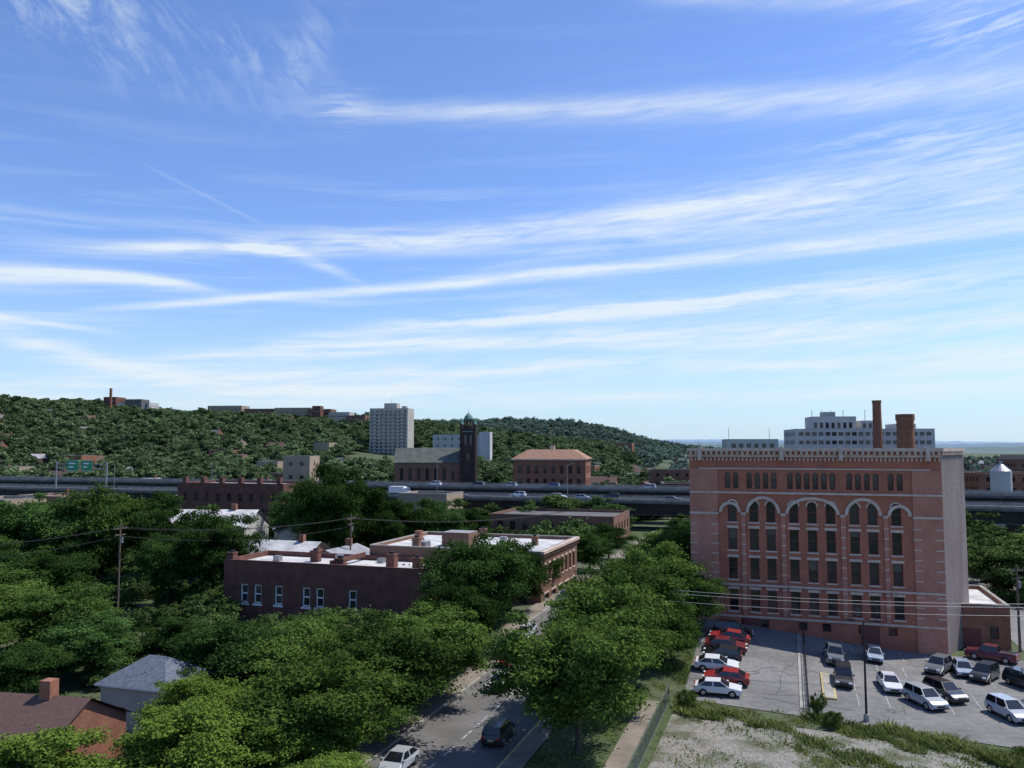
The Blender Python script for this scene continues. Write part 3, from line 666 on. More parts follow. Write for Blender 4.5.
for u,v,h,r,c in ((-16.8,68,12.4,6.9,LG),(-17.3,80,12.8,6.8,LG),(-17,93,13.2,6.8,MG),(-16.5,106,13.4,6.4,LG),(-17,119,13.2,6.4,MG),(-17,133,13,6,LG),
                  (-11.2,104.8,10.4,4.2,MG),(-12.8,95.5,8.4,3.8,MG),(-17,150,12,5,DG),(-17,168,12,5,DG),
                  (-36.5,97,14.4,7.2,DG),(-35.5,88,10.5,4.8,DG),(-36,108,13,5.6,DG),(-36,124,9.5,3.4,DG),(-34.5,150,10,4.2,DG),(-34.5,166,10,4.2,DG),
                  (-34.5,58,9.0,6.6,LG),(-34.6,68,9.8,7.2,MG),(-34.3,78,9.8,6.2,LG)):
    x,y=L(u,v); tree(x,y,h,r,'n',c,'street_tree')
for x,y,h,r,c in ((-18.5,79,9.2,6.6,LG),(-27,82,8.9,6.4,BG),(-22,93,6.8,5.2,MG),(-31,91,7.0,5.0,DG),
                  (-22.5,60,7.6,5.8,YG),(-31.5,55.5,7.0,5.0,YG),(-16.5,64,6.8,4.6,YG),(-26,70,6.6,4.4,YG),(-12,56,5.0,4,YG),
                  (-52,98,9.8,6.6,MG),(-62,100,10.6,7.0,LG),(-45,91,7.2,5.2,BG),(-57,86,8.2,6.0,LG),(-48,82,6.6,4.8,DG),(-39,98,5.8,4.2,DG),(-53,77,6.2,4.4,MG),(-66,118,12,7.2,DG),(-72,108,11,7,MG),
                  (-47.5,134,15.6,6.6,DG),(-54,132,13,5,DG),(-73,150,19.5,9.0,MG),(-84,148,18,8.6,BG),(-63,151,17.5,7.2,DG),(-55,156,13,5,DG),(-94,158,15,9,DG),
                  (-35,166,22.4,8.2,DG),(-41.5,170,20,7.4,BG),(-28.5,172,17.5,6.5,DG),(-23,177,15.4,6.4,MG),(-16,181,14.4,6.4,BG),(-9,186,12,5,DG),
                  (-74,122,10,6,BG),(-80,130,11.5,7.6,MG),(-98,140,13,9,MG),(-88,118,10,7,LG)):
    tree(x,y,h,r,'n',c)
for x,y,h,r in ((6,217,12.2,6.5),(15,218,13.6,7.2),(24,216,12.6,6.2),(-8,214,11.5,6),(-17,216,11.5,6),(80,138,10.8,6.2),(88,141,11.4,6.5),(95,144,11.5,6.5),(76,150,11.5,7),(84,158,12.4,7.5),(100,156,12,7),(72,165,11,6),(92,168,13,7),(66,172,9,5),(108,164,12,7),
                (-60,232,13,7),(-72,226,14,7),(-88,232,15,8),(-100,222,13,7),(-45,224,14,7),(-112,205,14,8),(-125,200,13,7),(-70,196,11,6),(-52,192,12,6),(-118,176,12,7),(-105,182,13,7),(-140,190,12,8),(55,185,8,5),(60,205,9,5),(44,216,8,4)):
    tree(x,y,h,r,'m',random.choice(((1.05,1.05,1),(.75,.85,.9),(1.15,1.1,1))))
def scatter(name,lib,pts,H0,col):
    groups=[[] for _ in lib]
    for p in pts: groups[random.randrange(len(lib))].append(p)
    for me,gp in zip(lib,groups):
        v=[];f=[]
        for (x,y,z,h) in gp:
            s=h/H0; a=random.uniform(0,6.28); n=len(v); hs=s/2
            for k in range(4):
                t=a+math.pi/4+k*math.pi/2; v.append((x+math.cos(t)*hs*1.41421,y+math.sin(t)*hs*1.41421,z))
            f.append((n,n+1,n+2,n+3))
        m2=bpy.data.meshes.new(name); m2.from_pydata(v,[],f); m2.update()
        par=bpy.data.objects.new(name,m2); scene.collection.objects.link(par)
        par.instance_type='FACES'; par.use_instance_faces_scale=True; par.show_instancer_for_render=False
        ch=bpy.data.objects.new('crown',me); scene.collection.objects.link(ch); ch.parent=par; ch.color=(*[q*random.uniform(.82,1.18) for q in col],1)
def infoot(u,v,m=0):
    return any(a-m<u<b+m and c-m<v<d+m for a,b,c,d in FOOT)
pts=[]
for i in range(1100):
    v=random.uniform(50,330); u=-38-random.random()*min(220,.95*v+30)
    if infoot(u,v,1.5): continue
    if 224<v<264: continue
    x,y=L(u,v); h=random.uniform(2.0,4.2) if v<175 else random.uniform(4,8)
    pts.append((x,y,Z(x,y)-.3,h))
for i in range(260):
    v=random.uniform(108,330); u=random.uniform(27,70)+max(0,(v-140)*.4)
    if infoot(u,v,2) or (27<u<42 and v<150) or 224<v<264: continue
    x,y=L(u,v); pts.append((x,y,Z(x,y)-.3,random.uniform(3,6)))
scatter('shrub_thicket',SB,pts,5,(.85,.9,.9))
hgrid={}
for a,b in houses: hgrid.setdefault((int(a//20),int(b//20)),[]).append((a,b))
def nearhouse(x,y,r=11):
    i,j=int(x//20),int(y//20)
    for di in (-1,0,1):
        for dj in (-1,0,1):
            for a,b in hgrid.get((i+di,j+dj),()):
                if (x-a)**2+(y-b)**2<r*r: return True
    return False
pts=[]; 
yy=275.0
while yy<1180:
    sp=9.5 if yy>430 else 12
    xx=-.78*yy
    while xx<(.05*yy+60 if yy>420 else .64*yy):
        x=xx+random.uniform(-5,5); y=yy+random.uniform(-5,5)
        ok=not nearhouse(x,y)
        if -75<x<-8 and 350<y<425: ok=False
        if -5<x<50 and 300<y<390: ok=False
        if -125<x<-75 and 560<y<725: ok=False
        if x>90: ok=ok and random.random()<.4
        if yy<430: ok=ok and random.random()<.75
        if ok:
            h=random.uniform(6.5,15.5) if y>430 else random.uniform(5,11); pts.append((x,y,Z(x,y)-.3,h))
        xx+=sp
    yy+=sp
near=[p for p in pts if p[1]<430]; mid=[p for p in pts if 430<=p[1]<720]; far=[p for p in pts if p[1]>=720]
scatter('distant_trees',DT,near,12,(.72,.78,.65)); scatter('distant_trees',DT,mid,12,(.86,.90,.9)); scatter('distant_trees',DT,far,12,(.98,1.02,1.2))  # tints turn paler and bluer with distance, haze carried by colour
pts=[]
yy=1190.0
while yy<1700:
    xx=-.75*yy
    while xx<.5*yy:
        x=xx+random.uniform(-6,6); y=yy+random.uniform(-6,6); pts.append((x,y,Z(x,y)-.5,random.uniform(9,15))); xx+=13
    yy+=14
yy=420.0
while yy<1190:
    xx=.06*yy+60
    while xx<.7*yy:
        if random.random()<.42 and not nearhouse(xx,yy): pts.append((xx+random.uniform(-8,8),yy+random.uniform(-8,8),Z(xx,yy)-.5,random.uniform(7,12)))
        xx+=17
    yy+=17
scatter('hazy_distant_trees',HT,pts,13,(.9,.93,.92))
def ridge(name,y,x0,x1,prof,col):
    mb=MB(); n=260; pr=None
    mt=mat('%s_woodland_%d'%(name,y),col,col2=tuple(c*.85 for c in col),scale=.01)  # hill colour carries the distance haze, bluer for each farther ridge
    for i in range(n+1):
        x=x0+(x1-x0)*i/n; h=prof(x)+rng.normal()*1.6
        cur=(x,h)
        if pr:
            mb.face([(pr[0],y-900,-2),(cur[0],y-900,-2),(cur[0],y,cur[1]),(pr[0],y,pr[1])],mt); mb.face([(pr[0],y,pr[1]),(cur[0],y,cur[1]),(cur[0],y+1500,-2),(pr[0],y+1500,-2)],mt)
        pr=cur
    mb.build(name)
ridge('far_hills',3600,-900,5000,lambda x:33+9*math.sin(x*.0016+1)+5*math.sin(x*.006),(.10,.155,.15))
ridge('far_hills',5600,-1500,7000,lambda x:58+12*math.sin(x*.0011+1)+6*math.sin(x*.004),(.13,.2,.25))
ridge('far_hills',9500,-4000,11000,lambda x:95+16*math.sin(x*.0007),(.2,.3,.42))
# ---------------- weeds ----------------
def weeds(name,regions,seed,col):
    r=np.random.default_rng(seed); P=[];Hh=[];T=[]
    for (quad,n,h) in regions:
        q=[np.array(k,float) for k in quad]; a=r.uniform(0,1,n); b=r.uniform(0,1,n)
        p=((q[0][None]*(1-a)[:,None]+q[1][None]*a[:,None])*(1-b)[:,None]+(q[3][None]*(1-a)[:,None]+q[2][None]*a[:,None])*b[:,None])
        X_,Y_=p[:,0],p[:,1]
        cl=np.sin(X_*.9+seed)*np.cos(Y_*1.1)+.8*np.sin(X_*.37+Y_*.6)+.5*np.sin(X_*2.3+Y_*1.7)
        edge=np.minimum(b,1-b)*4
        keep=(cl+r.normal(size=n)*.5+np.clip(edge,0,1)-.6)>-.1
        P.append(p[keep]); c2=cl[keep]; Hh.append(h*(.25+.45*np.clip(c2+.3,0,2.2))*r.uniform(.4,1.4,len(c2))); T.append(np.clip(.5+.3*np.sin(p[keep][:,0]*.5+p[keep][:,1]*.8)+r.normal(size=len(c2))*.25,0,1))
    p=np.concatenate(P); h=np.concatenate(Hh); T=np.concatenate(T); n=len(p)
    x=p[:,0]*CP+p[:,1]*SP; y=-p[:,0]*SP+p[:,1]*CP; z=gz(x,y)+.03
    an=r.uniform(0,6.28,n); w=.03+.04*r.uniform(0,1,n)+.05*h; ln=r.normal(size=(n,2))*.35*h[:,None]
    V=np.stack([np.stack([x-np.cos(an)*w,y-np.sin(an)*w,z],-1),np.stack([x+np.cos(an)*w,y+np.sin(an)*w,z],-1),
      np.stack([x+ln[:,0]+np.cos(an)*w*.6,y+ln[:,1]+np.sin(an)*w*.6,z+h*.7],-1),np.stack([x+ln[:,0]*1.5,y+ln[:,1]*1.5,z+h],-1)],1).reshape(-1,3)
    me=bpy.data.meshes.new(name); F=np.arange(4*n).reshape(n,4); me.from_pydata(V.tolist(),[],F.tolist()); me.materials.append(M_grass); me.update()
    at=me.attributes.new('tint','FLOAT','FACE'); at.data.foreach_set('value',T.astype(np.float32))
    ob=bpy.data.objects.new(name,me); scene.collection.objects.link(ob); ob.color=(*col,1)
weeds('weeds',[([(-10.8,80.5),(46,69.5),(46,76.0),(-10.5,86.0)],34000,.62),([(12,58),(46,58),(46,72),(15,78)],30000,.75),([(0,66),(20,64),(20,77),(0,80)],12000,.5),([(-9,58),(8,60),(8,76),(-9,81)],6000,.28)],3,(.95,1.0,.8))
weeds('grass',[([(-11.4,52),(4,52),(8,80),(-11.4,82)],5000,.25),([(-20,50),(-14.4,50),(-14.4,110),(-20,110)],20000,.18),([(-12.2,84),(-10.6,84),(-10.6,112),(-12.2,112)],6000,.3),([(-15,85),(-12.2,85),(-12.2,112),(-15,112)],9000,.25)],4,(.75,.85,.7))
for u,v,h,r in ((-9.6,83.4,1.9,1.3),(3.5,81.6,1.6,1.1),(2.2,84.2,2.4,.9),(17.5,77.5,1.4,1.2),(26,75,1.7,1.4),(24,70,1.5,1.5),(20,68.5,1.2,1.3)):
    x,y=L(u,v); ob=bpy.data.objects.new('shrub',SB[int(u)%2]); scene.collection.objects.link(ob); ob.location=(x,y,gl(u,v)-.05); ob.scale=(r/5,r/5,h/5); ob.color=(1.5,1.4,1.1,1)
# ---------------- vehicles ----------------
def car_mesh(kind):
    mb=MB(); K={'sedan':dict(L=4.7,h=1.0,cab=[(-1.95,.98),(-1.2,1.42),(.25,1.46),(1.15,.96)],W=.9),
      'suv':dict(L=4.7,h=1.12,cab=[(-2.2,1.08),(-1.95,1.68),(.35,1.74),(1.15,1.08)],W=.94),
      'hatch':dict(L=4.2,h=1.0,cab=[(-1.95,.98),(-1.55,1.44),(.3,1.52),(1.2,.96)],W=.88),
      'pickup':dict(L=5.4,h=1.15,cab=[(-.9,1.12),(-.65,1.78),(.75,1.82),(1.4,1.12)],W=.98)}[kind]
    Lh=K['L']/2; h=K['h']; W=K['W']; wb=Lh*.6; wr=.34 if kind in('sedan','hatch') else .39
    arch=lambda cx:[(cx-(wr+.07)*math.cos(t),.33+(wr+.07)*math.sin(t)) for t in [math.pi*i/8 for i in range(9)]]
    bot=[(-Lh,.42)]+[(-Lh+.08,.28)]+arch(-wb)+arch(wb)+[(Lh-.1,.26),(Lh,.42)]
    if kind=='pickup': top=[(Lh,.85),(Lh-.12,1.05),(1.45,1.14),(-Lh+.02,1.14),(-Lh,.9)]
    else: top=[(Lh,.62),(Lh-.1,.76),(Lh-.45,.84*h/1.0),(1.1,.97*h),(-1.9 if kind!='hatch' else -1.8,1.0*h),(-Lh+.12,.94*h),(-Lh,.72)]
    prof=bot+top
    def hw(x,z):
        e=max(0,abs(x)-Lh*.72)/(Lh*.28); return W*(1-.13*e*e)*(1-.08*max(0,(z-.75))/.3 if z>.75 else 1-.03*max(0,.5-z)/.3)
    n=len(prof); base=len(mb.v)
    for sg in (1,-1):
        for x,z in prof: mb.v.append((x,sg*hw(x,z),z))
    kp=mb.m(M_car); kt=mb.m(M_trim)
    mb.f.append(tuple(base+i for i in range(n))); mb.mi.append(kp); mb.f.append(tuple(base+n+i for i in reversed(range(n)))); mb.mi.append(kp)
    for i in range(n):
        j=(i+1)%n; mb.f.append((base+i,base+n+i,base+n+j,base+j)); mb.mi.append(kt if i<len(bot)-1 else kp)
    c=K['cab']; zt=c[1][1]
    def ghw(z): return W*.9-(z-h)/(zt-h)*.17 if z>h-.1 else W*.9
    quad=lambda p,sg:(p[0],sg*ghw(p[1]),p[1])
    for sg in (1,-1): mb.face([quad(p,sg) for p in c],M_car)
    for i in range(3): mb.face([quad(c[i],1),quad(c[i+1],1),quad(c[i+1],-1),quad(c[i],-1)],M_car)
    def lerp(a,b,t): return tuple(a[k]*(1-t)+b[k]*t for k in range(3))
    def inset(q,t,off):
        cc=tuple(sum(p[k] for p in q)/4 for k in range(3)); return [tuple(lerp(p,cc,t)[k]+off[k] for k in range(3)) for p in q]
    for i in (0,2):
        q=[quad(c[i],1),quad(c[i+1],1),quad(c[i+1],-1),quad(c[i],-1)]; mb.face(inset(q,.1,((-.012 if i==0 else .012),0,.012)),M_carglass)
    for sg in (1,-1):
        A,B,C_,D=[quad(p,sg) for p in c]
        m0=lerp(A,D,.50); m1=lerp(B,C_,.5)
        for q in ([A,B,m1,m0],[m0,m1,C_,D]): mb.face(inset(q,.13,(0,.012*sg,0)),M_carglass)
    if kind=='pickup':
        mb.face([(-Lh+.15,W*.82,1.15),(-1.0,W*.82,1.15),(-1.0,-W*.82,1.15),(-Lh+.15,-W*.82,1.15)],M_trim)
        for sg in (1,-1): mb.box(-Lh+.05,-.95,sg*W*.86-.05,sg*W*.86+.05,1.12,1.2,M_car)
    for cx in (-wb,wb):
        for sg in (1,-1):
            y0=sg*(W-.24); y1=sg*(W-.01)
            mb.tube((cx,y0,wr),(cx,y1,wr),wr,wr,M_tire,18); mb.tube((cx,y1,wr),(cx,y1+sg*.012,wr),wr*.62,wr*.55,M_rim,12)
            mb.tube((cx,y1+sg*.012,wr),(cx,y1+sg*.02,wr),wr*.15,wr*.12,M_trim,8)
    zl=.66 if kind!='pickup' else .85
    for sg in (1,-1):
        mb.box(Lh-.2,Lh+.01,sg*W*.66-.17,sg*W*.66+.17,zl-.02,zl+.12,M_headl)
        mb.box(-Lh-.012,-Lh+.15,sg*W*.7-.14,sg*W*.7+.14,zl+.06,zl+.24,M_taill)
        mb.box(.85,1.05,sg*(W+.02)-.09,sg*(W+.02)+.09,h,h+.14,M_car)
        mb.box(-1.9 if kind!='pickup' else -.7,1.2,sg*(W*.985)-.012,sg*(W*.985)+.012,.3,.4,M_trim)
    mb.box(Lh-.05,Lh+.015,-W*.45,W*.45,.46,zl,M_trim); mb.box(-Lh-.015,-Lh+.05,-W*.75,W*.75,.34,.46,M_trim)
    mb.box(-Lh-.02,-Lh+.02,-.25,.25,.58,.72,M_plate)
    ob=mb.build('car_'+kind)
    bv=ob.modifiers.new('b','BEVEL'); bv.width=.05; bv.segments=2; bv.limit_method='ANGLE'; bv.angle_limit=math.radians(25)
    dg=bpy.context.evaluated_depsgraph_get(); me2=bpy.data.meshes.new_from_object(ob.evaluated_get(dg)); bpy.data.objects.remove(ob); return me2
CM={k:car_mesh(k) for k in('sedan','suv','hatch','pickup')}
COL=dict(white=(.66,.67,.68),silver=(.36,.38,.40),gray=(.13,.14,.15),black=(.012,.012,.014),red=(.28,.02,.02),maroon=(.14,.015,.02),blue=(.05,.09,.2),lblue=(.3,.36,.45))
def car(kind,u,v,ang,col,name='parked_car',z=None):
    ob=bpy.data.objects.new({'pickup':'parked_pickup_truck','suv':'parked_suv'}.get(kind,name) if name=='parked_car' else name,CM[kind]); scene.collection.objects.link(ob)
    x,y=L(u,v); a=math.radians(ang)-PHI
    du,dv=math.cos(math.radians(ang)),math.sin(math.radians(ang))
    if z is None:
        z0=gl(u,v)+.065; sl=(gl(u+du*1.4,v+dv*1.4)-gl(u-du*1.4,v-dv*1.4))/2.8; rl=(gl(u-dv*.8,v+du*.8)-gl(u+dv*.8,v-du*.8))/1.6
    else: z0=z; sl=rl=0
    ob.rotation_mode='XYZ'; ob.rotation_euler=(math.atan(rl),-math.atan(sl),a); ob.location=(x,y,z0); ob.color=(*COL[col],1); return ob
car('pickup',4.4,102.6,-88,'gray'); car('suv',5.0,95.2,-92,'black'); car('hatch',8.9,106.0,-90,'lblue'); car('sedan',9.4,95.2,-84,'white')
car('suv',12.1,90.8,-62,'silver'); car('suv',14.3,93.8,-60,'black'); car('suv',15.4,104.4,-115,'gray'); car('hatch',17.8,104.2,-92,'lblue')
car('pickup',22.2,112.0,155,'maroon'); car('suv',19.6,102.6,-118,'black'); car('suv',23.0,100.6,-60,'black'); car('suv',18.9,89.2,-68,'silver')
car('sedan',-7.2,88.0,2,'white'); car('sedan',-6.6,91.2,180,'red'); car('sedan',-7.8,94.4,1,'white'); car('hatch',-7.4,97.3,180,'black'); car('sedan',-7.2,100.0,3,'maroon'); car('sedan',-7.0,102.8,180,'red'); car('suv',-6.8,105.6,2,'black')
car('suv',-24.0,69.0,92,'black'); car('sedan',-28.9,83.5,-90,'white','car'); car('sedan',-29.2,60.3,-90,'silver','car'); car('sedan',-30.8,92,-90,'red'); car('sedan',-30.9,99,-90,'silver')
car('suv',-23.3,80,90,'maroon'); car('hatch',-37.6,67.5,10,'red'); car('sedan',-23.2,120,90,'white'); car('suv',-30.8,118,-90,'blue')
for u,v,c in ((-14,150,'white'),(-11,150,'silver'),(-8,150.5,'red'),(-5,150,'white'),(-16,170,'white'),(-13,170,'blue')): car('sedan',u,v,90,c)
for u,v,k,c,a in ((-98,230,'suv','silver',0),(-92,229.5,'sedan','black',0),(-76,236,'suv','white',180),(-62,230,'suv','white',0),(-55,230,'hatch','silver',0),(-48,236,'suv','black',180),(-30,230,'sedan','gray',0),(-120,230,'suv','white',0),(95,230,'suv','white',0),(-160,230,'suv','red',0)):
    car(k,u,v,a,c,'car',ZN)
for u,v,k,c in ((-110,252,'suv','white'),(-70,252,'suv','blue'),(-40,252,'suv','silver'),(-95,252,'suv','black'),(-84,252,'suv','silver')): car(k,u,v,180,c,'car',ZF)
def truck(u,v,z,nm='box_truck'):
    mb=MB(); mb.box(-3,1.9,-1.15,1.15,1.0,2.9,M_white); mb.box(2.1,3.4,-1.1,1.1,.6,1.5,M_white)
    n=[(2.1,1.5),(2.1,2.5),(2.9,2.5),(3.35,1.5)]
    mb.face([(p[0],1.1,p[1]) for p in n],M_white); mb.face([(p[0],-1.1,p[1]) for p in n],M_white)
    for i in range(3): mb.face([(n[i][0],1.1,n[i][1]),(n[i+1][0],1.1,n[i+1][1]),(n[i+1][0],-1.1,n[i+1][1]),(n[i][0],-1.1,n[i][1])],M_carglass if i==2 else M_white)
    mb.box(-3,3.4,-.5,.5,.5,.99,M_trim)
    for cx in (-2.2,2.6):
        for sg in (1,-1): mb.tube((cx,sg*.85,.48),(cx,sg*1.15,.48),.48,.48,M_tire,14)
    x,y=L(u,v); mb.build(nm,(x,y,z),-PHI)
truck(-112,230,ZN)
# ---------------- street furniture ----------------
def lamp(u,v,h,arms=1,nm='street_lamp',rot=0):
    mb=MB(); mb.tube((0,0,0),(0,0,.7),.28,.25,M_conc,10); mb.tube((0,0,.7),(0,0,h),.11,.07,M_galv if nm=='street_lamp' else M_black,8)
    for k in range(arms):
        s=1 if k==0 else -1
        mb.tube((0,0,h-.1),(s*.9,0,h+.1),.05,.04,M_black,6); mb.box(min(s*.8,s*1.5),max(s*.8,s*1.5),-.18,.18,h+.03,h+.2,M_black)
    x,y=L(u,v); mb.build(nm,(x,y,gl(u,v)),-PHI+rot)
lamp(6.3,84.0,9.0,2,'parking_lot_lamp'); lamp(25.5,98,8.5,1,'parking_lot_lamp',1.2)
for i in range(10): 
    mb=MB(); mb.tube((0,0,0),(0,0,9),.1,.06,M_galv,6); mb.tube((0,0,8.9),(1.6,-.4,9.4),.05,.05,M_galv,5); mb.box(1.4,2.1,-.6,-.3,9.35,9.5,M_galv)
    x,y=L(-230+i*42,240.2); mb.build('street_lamp',(x,y,10.7),-PHI)
def pole(x,y,h,rot,nm='utility_pole'):
    mb=MB(); z=Z(x,y); mb.tube((0,0,-.3),(0,0,h-z),.17,.11,M_wood,8); mb.box(-1.2,1.2,-.07,.07,h-z-.8,h-z-.65,M_wood); mb.box(-.9,.9,-.07,.07,h-z-1.7,h-z-1.55,M_wood)
    for a in (-1.1,-.4,.4,1.1): mb.tube((a,0,h-z-.65),(a,0,h-z-.45),.05,.04,M_galv,6)
    mb.tube((.35,0,h-z-2.8),(.35,0,h-z-2),.22,.22,M_galv,10)
    mb.build(nm,(x,y,z),rot)
pole(-56.5,121,14.0,1.2); pole(-27.3,142,13.6,1.2); pole(-86,96,13,1.2)
xr,yr=L(26.5,118); pole(xr,yr,10.5,.4); xa,ya=L(-19.6,92); xb,yb=L(44,103); pole(xa,ya,10.5,.3); pole(xb,yb,10.5,.3)
def wire(a,b,sag,nm='overhead_wire',r=.022,mt=None):
    cu=bpy.data.curves.new(nm,'CURVE'); cu.dimensions='3D'; cu.bevel_depth=r; cu.bevel_resolution=0
    sp=cu.splines.new('POLY'); n=24; sp.points.add(n)
    for i in range(n+1):
        t=i/n; p=[a[k]*(1-t)+b[k]*t for k in range(3)]; p[2]-=4*sag*t*(1-t); sp.points[i].co=(*p,1)
    cu.materials.append(mt or M_black); ob=bpy.data.objects.new(nm,cu); scene.collection.objects.link(ob)
for k in (-.9,0,.9):
    wire((-56.5,121+k,13.4),(-27.3,142+k,13.0),1.0); wire((-86,96+k,12.4),(-56.5,121+k,13.4),1.0); wire((-27.3,142+k,13),(10,168+k,12),1.2)
wire((-56.5,121,12.2),(-27.3,142,11.6),1.4,r=.04); wire((-86,96,11),(-56.5,121,12.2),1.4,r=.04)
for k,h in ((0,9.8),(.3,9.4),(0,8.6)): wire((xa,ya+k,h),(xb,yb+k,h),1.1,r=.024,mt=M_galv)
for u,v in ((-21.0,72),(-20.9,100)):
    mb=MB(); mb.tube((0,0,0),(0,0,2.6),.035,.035,M_galv,6); mb.box(-.22,.22,-.06,-.04,2.0,2.6,M_white); mb.box(-.17,.17,-.065,-.061,2.2,2.4,M_taill)
    x,y=L(u,v); mb.build('parking_sign',(x,y,gl(u,v)+.15),-PHI)
# ---------------- sky ----------------
SUN_EL=math.radians(57); SUN_AZ=math.radians(70)   # azimuth clockwise from +Y
w=bpy.data.worlds.new('World'); scene.world=w; w.use_nodes=True; nt=w.node_tree; nt.nodes.clear()
try:
    w.cycles.sampling_method='MANUAL'; w.cycles.sample_map_resolution=256
except Exception as e: print(e)
def val(i,s,v):
    if isinstance(v,(int,float)): i.inputs[s].default_value=v
    else: nt.links.new(v,i.inputs[s])
def mth(op,a,b=None,c=None,clamp=False):
    n=nt.nodes.new('ShaderNodeMath'); n.operation=op; n.use_clamp=clamp; val(n,0,a)
    if b is not None: val(n,1,b)
    if c is not None: val(n,2,c)
    return n.outputs[0]
def noise(vx,vy,vz=0,scale=1,detail=6,rough=.55,dist=0):
    cb=nt.nodes.new('ShaderNodeCombineXYZ'); val(cb,0,vx); val(cb,1,vy); val(cb,2,vz)
    n=nt.nodes.new('ShaderNodeTexNoise'); n.inputs['Scale'].default_value=scale; n.inputs['Detail'].default_value=detail; n.inputs['Roughness'].default_value=rough; n.inputs['Distortion'].default_value=dist
    nt.links.new(cb.outputs[0],n.inputs['Vector']); return n.outputs['Fac']
def rngm(x,a,b,c=0,d=1):
    n=nt.nodes.new('ShaderNodeMapRange'); n.interpolation_type='SMOOTHSTEP'; val(n,0,x)
    for k,v_ in zip((1,2,3,4),(a,b,c,d)): n.inputs[k].default_value=v_
    return n.outputs[0]
tc=nt.nodes.new('ShaderNodeTexCoord'); sx=nt.nodes.new('ShaderNodeSeparateXYZ'); nt.links.new(tc.outputs['Generated'],sx.inputs[0])
az=mth('MULTIPLY',mth('ARCTAN2',sx.outputs[0],sx.outputs[1]),57.2958); el=mth('MULTIPLY',mth('ARCSINE',sx.outputs[2]),57.2958)
warp=noise(mth('MULTIPLY',az,.05),mth('MULTIPLY',el,.12),3,1,3)
elw=mth('ADD',el,mth('MULTIPLY',mth('SUBTRACT',warp,.5),1.6))
streak=noise(mth('MULTIPLY',az,.05),mth('MULTIPLY',mth('ADD',elw,mth('MULTIPLY',az,-.04)),.9),0,1,5,.58,.15)
fine=noise(mth('MULTIPLY',mth('ADD',az,mth('MULTIPLY',el,.8)),.2),mth('MULTIPLY',mth('SUBTRACT',elw,mth('MULTIPLY',az,.10)),1.6),7,1,7,.66,.35)
wisp=noise(mth('MULTIPLY',mth('ADD',az,mth('MULTIPLY',el,.9)),.5),mth('MULTIPLY',mth('SUBTRACT',elw,mth('MULTIPLY',az,.6)),.22),11,1,7,.68,.5)
tex=mth('SUBTRACT',mth('ADD',mth('MULTIPLY',streak,1.0),mth('MULTIPLY',fine,1.0)),1.0)
def band(pts,w0,w1,a0,a1,amp,fade=5,edge=1.5):
    c=np.polyfit([p[0] for p in pts],[p[1] for p in pts],min(2,len(pts)-1)); 
    if len(c)==2: c=np.array([0,*c])
    e0=mth('MULTIPLY_ADD',mth('MULTIPLY_ADD',az,float(c[0]),float(c[1])),az,float(c[2]))
    wd=mth('MAXIMUM',mth('MULTIPLY_ADD',az,(w1-w0)/(a1-a0),w0-a0*(w1-w0)/(a1-a0)),.12)
    src=mth('ADD',el,mth('MULTIPLY',mth('SUBTRACT',warp,.5),.9))
    d=mth('DIVIDE',mth('SUBTRACT',src,e0),wd)
    g=mth('POWER',2.71828,mth('MULTIPLY',mth('MULTIPLY',d,d),-1))
    g=mth('MULTIPLY',g,mth('MULTIPLY',rngm(az,a0,a0+fade),rngm(az,a1-fade,a1,1,0)))
    t=mth('MAXIMUM',mth('MULTIPLY_ADD',tex,edge,.8),.05)
    return mth('MULTIPLY',mth('MULTIPLY',g,t),amp)
def blob(a0,e0_,wa,we,amp,slope=0,thr=(.45,.7),src=None):
    da=mth('DIVIDE',mth('SUBTRACT',az,a0),wa); de=mth('DIVIDE',mth('SUBTRACT',mth('SUBTRACT',el,e0_),mth('MULTIPLY',mth('SUBTRACT',az,a0),slope)),we)
    g=mth('POWER',2.71828,mth('MULTIPLY',mth('ADD',mth('MULTIPLY',da,da),mth('MULTIPLY',de,de)),-1))
    return mth('MULTIPLY',mth('MULTIPLY',g,rngm(src or fine,*thr)),amp)
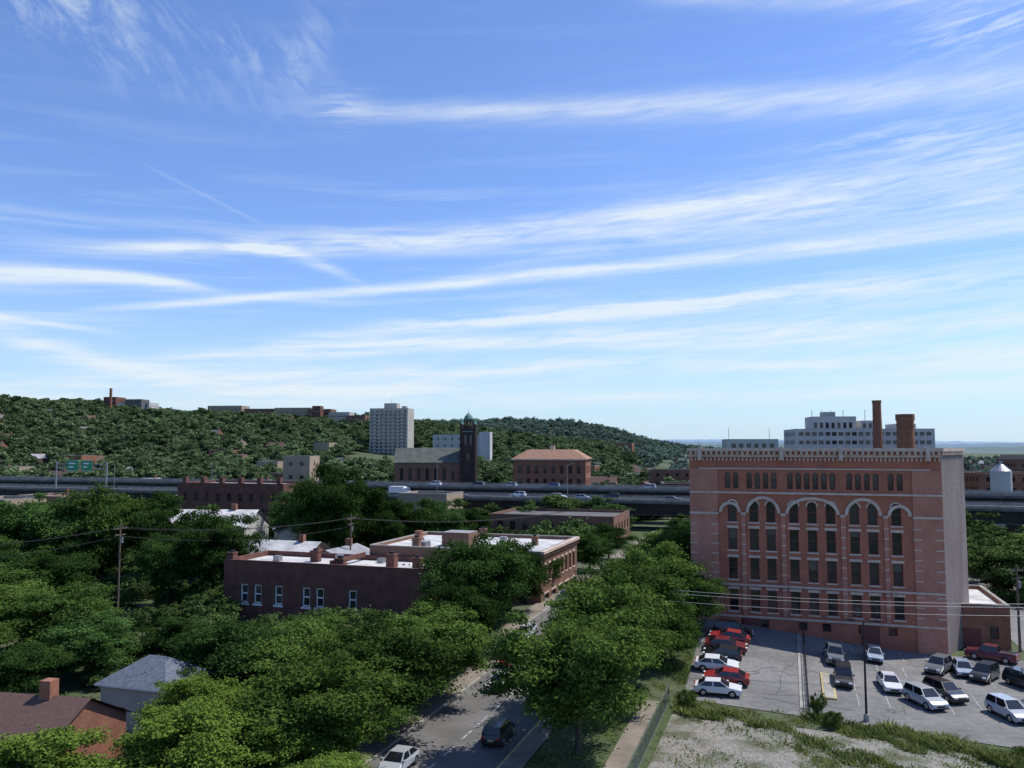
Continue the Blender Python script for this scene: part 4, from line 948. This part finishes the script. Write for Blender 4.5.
B=[band([(-11.6,22),(12.8,22.3),(32.4,21.2)],.5,1.5,-20,60,.55,18,1.8),
   band([(-25,12.4),(-7.8,13.9),(8.9,15.5),(22.5,16.6),(32.3,17)],.35,2.0,-32,60,.72,12,2.6),
   band([(2,12.9),(15,14.4),(32,14.6)],.4,1.1,-8,60,.5,14,2.6),
   band([(-23.8,9.0),(-9.1,10.6),(8.9,12.4),(32,13.0)],.2,.75,-30,60,.95,8,1.6),
   band([(-32,10.3),(-26.7,10.6),(-20,10.2)],.9,.2,-50,-18.5,1.2,5,1.4),
   band([(-18.9,13.2),(-14.4,12.6),(-10,10.9)],.5,.3,-20.5,-8.5,.6,5,3),
   band([(-31.8,6.8),(-23.6,4.7),(-7.7,3.9)],.8,.5,-50,0,.8,8,2.2),
   band([(-31.8,7.6),(-26,7.1)],.22,.2,-50,-24,.65,4),
   band([(-6.3,8.4),(12.9,9.6),(31.9,9.8)],.35,1.3,-18,60,.78,12,2.8),
   band([(-14.4,6.4),(12.8,7.6),(31.9,7.6)],.5,1.1,-28,60,.7,10,2.8),
   band([(-20.7,4.4),(6,5.5),(31.9,5.4)],.6,1.0,-40,60,.6,10,2.6),
   band([(-25,2.6),(6,3.4),(31.9,3.4)],.6,.9,-50,60,.45,10,2.2),
   band([(13,28.8),(33,25.8)],.7,.8,5,60,.4,8,2),
   band([(-24,17.4),(-17,14.6)],.07,.07,-25,-16,.15,2,0.3),
   blob(-30,26,8,2.4,.6,-.3,(.42,.76),wisp),blob(-20,25.6,4,1.2,.4,-.2,(.42,.78),wisp),blob(-14.5,25.0,2.4,2.6,.32,.8,(.35,.75),wisp),blob(31,24.4,4.5,1.3,.7,0,(.4,.68)),blob(26,18.9,6,1.0,.45,0,(.4,.65)),blob(-12,22.3,2,1.2,.3,0,(.4,.6))]
tot=B[0]
for b_ in B[1:]: tot=mth('ADD',tot,b_)
amb=mth('MULTIPLY',rngm(streak,.46,.75),rngm(el,24,6,.04,.36)); tot=mth('ADD',tot,amb)
dens=mth('MINIMUM',tot,.9); dens=mth('MULTIPLY',dens,rngm(el,0,3,.35,1)); dens=mth('MAXIMUM',dens,0)
haze=rngm(el,-3,12,.85,0)
sky=nt.nodes.new('ShaderNodeTexSky'); sky.sky_type='NISHITA'; sky.sun_disc=False; sky.sun_elevation=SUN_EL; sky.sun_rotation=SUN_AZ; sky.air_density=1.0; sky.dust_density=.4; sky.ozone_density=2.5
tint=nt.nodes.new('ShaderNodeMix'); tint.data_type='RGBA'; tint.blend_type='MULTIPLY'; tint.inputs[0].default_value=1; tint.inputs[7].default_value=(.90,1.06,1.42,1)
nt.links.new(sky.outputs[0],tint.inputs[6])
b1=nt.nodes.new('ShaderNodeBackground'); b1.inputs['Strength'].default_value=.13; nt.links.new(tint.outputs[2],b1.inputs['Color'])
b3=nt.nodes.new('ShaderNodeBackground'); b3.inputs['Color'].default_value=(.55,.76,.93,1)
m0=nt.nodes.new('ShaderNodeMixShader'); nt.links.new(haze,m0.inputs[0]); nt.links.new(b1.outputs[0],m0.inputs[1]); nt.links.new(b3.outputs[0],m0.inputs[2])
b2=nt.nodes.new('ShaderNodeBackground'); b2.inputs['Color'].default_value=(.80,.89,.96,1); b2.inputs['Strength'].default_value=1.0
ms=nt.nodes.new('ShaderNodeMixShader'); nt.links.new(dens,ms.inputs[0]); nt.links.new(m0.outputs[0],ms.inputs[1]); nt.links.new(b2.outputs[0],ms.inputs[2])
o=nt.nodes.new('ShaderNodeOutputWorld'); nt.links.new(ms.outputs[0],o.inputs['Surface'])
# ---------------- sun ----------------
sl=bpy.data.lights.new('sun','SUN'); sl.energy=5.0; sl.angle=math.radians(.53); sl.color=(1,.95,.87)
so=bpy.data.objects.new('sun',sl); scene.collection.objects.link(so)
dv=Vector((math.sin(SUN_AZ)*math.cos(SUN_EL),math.cos(SUN_AZ)*math.cos(SUN_EL),math.sin(SUN_EL)))
so.rotation_euler=dv.to_track_quat('Z','Y').to_euler(); so.location=(50,-20,200)
# ---------------- camera ----------------
cam=bpy.data.cameras.new('camera'); co=bpy.data.objects.new('camera',cam); scene.collection.objects.link(co)
cam.sensor_width=36; cam.lens=830/1024*36; cam.clip_start=.5; cam.clip_end=40000
co.location=(0,0,25); co.rotation_euler=(math.radians(90+4.34),0,0); scene.camera=co
scene.view_settings.view_transform='Standard'; scene.view_settings.look='None'; scene.view_settings.exposure=0; scene.view_settings.gamma=1
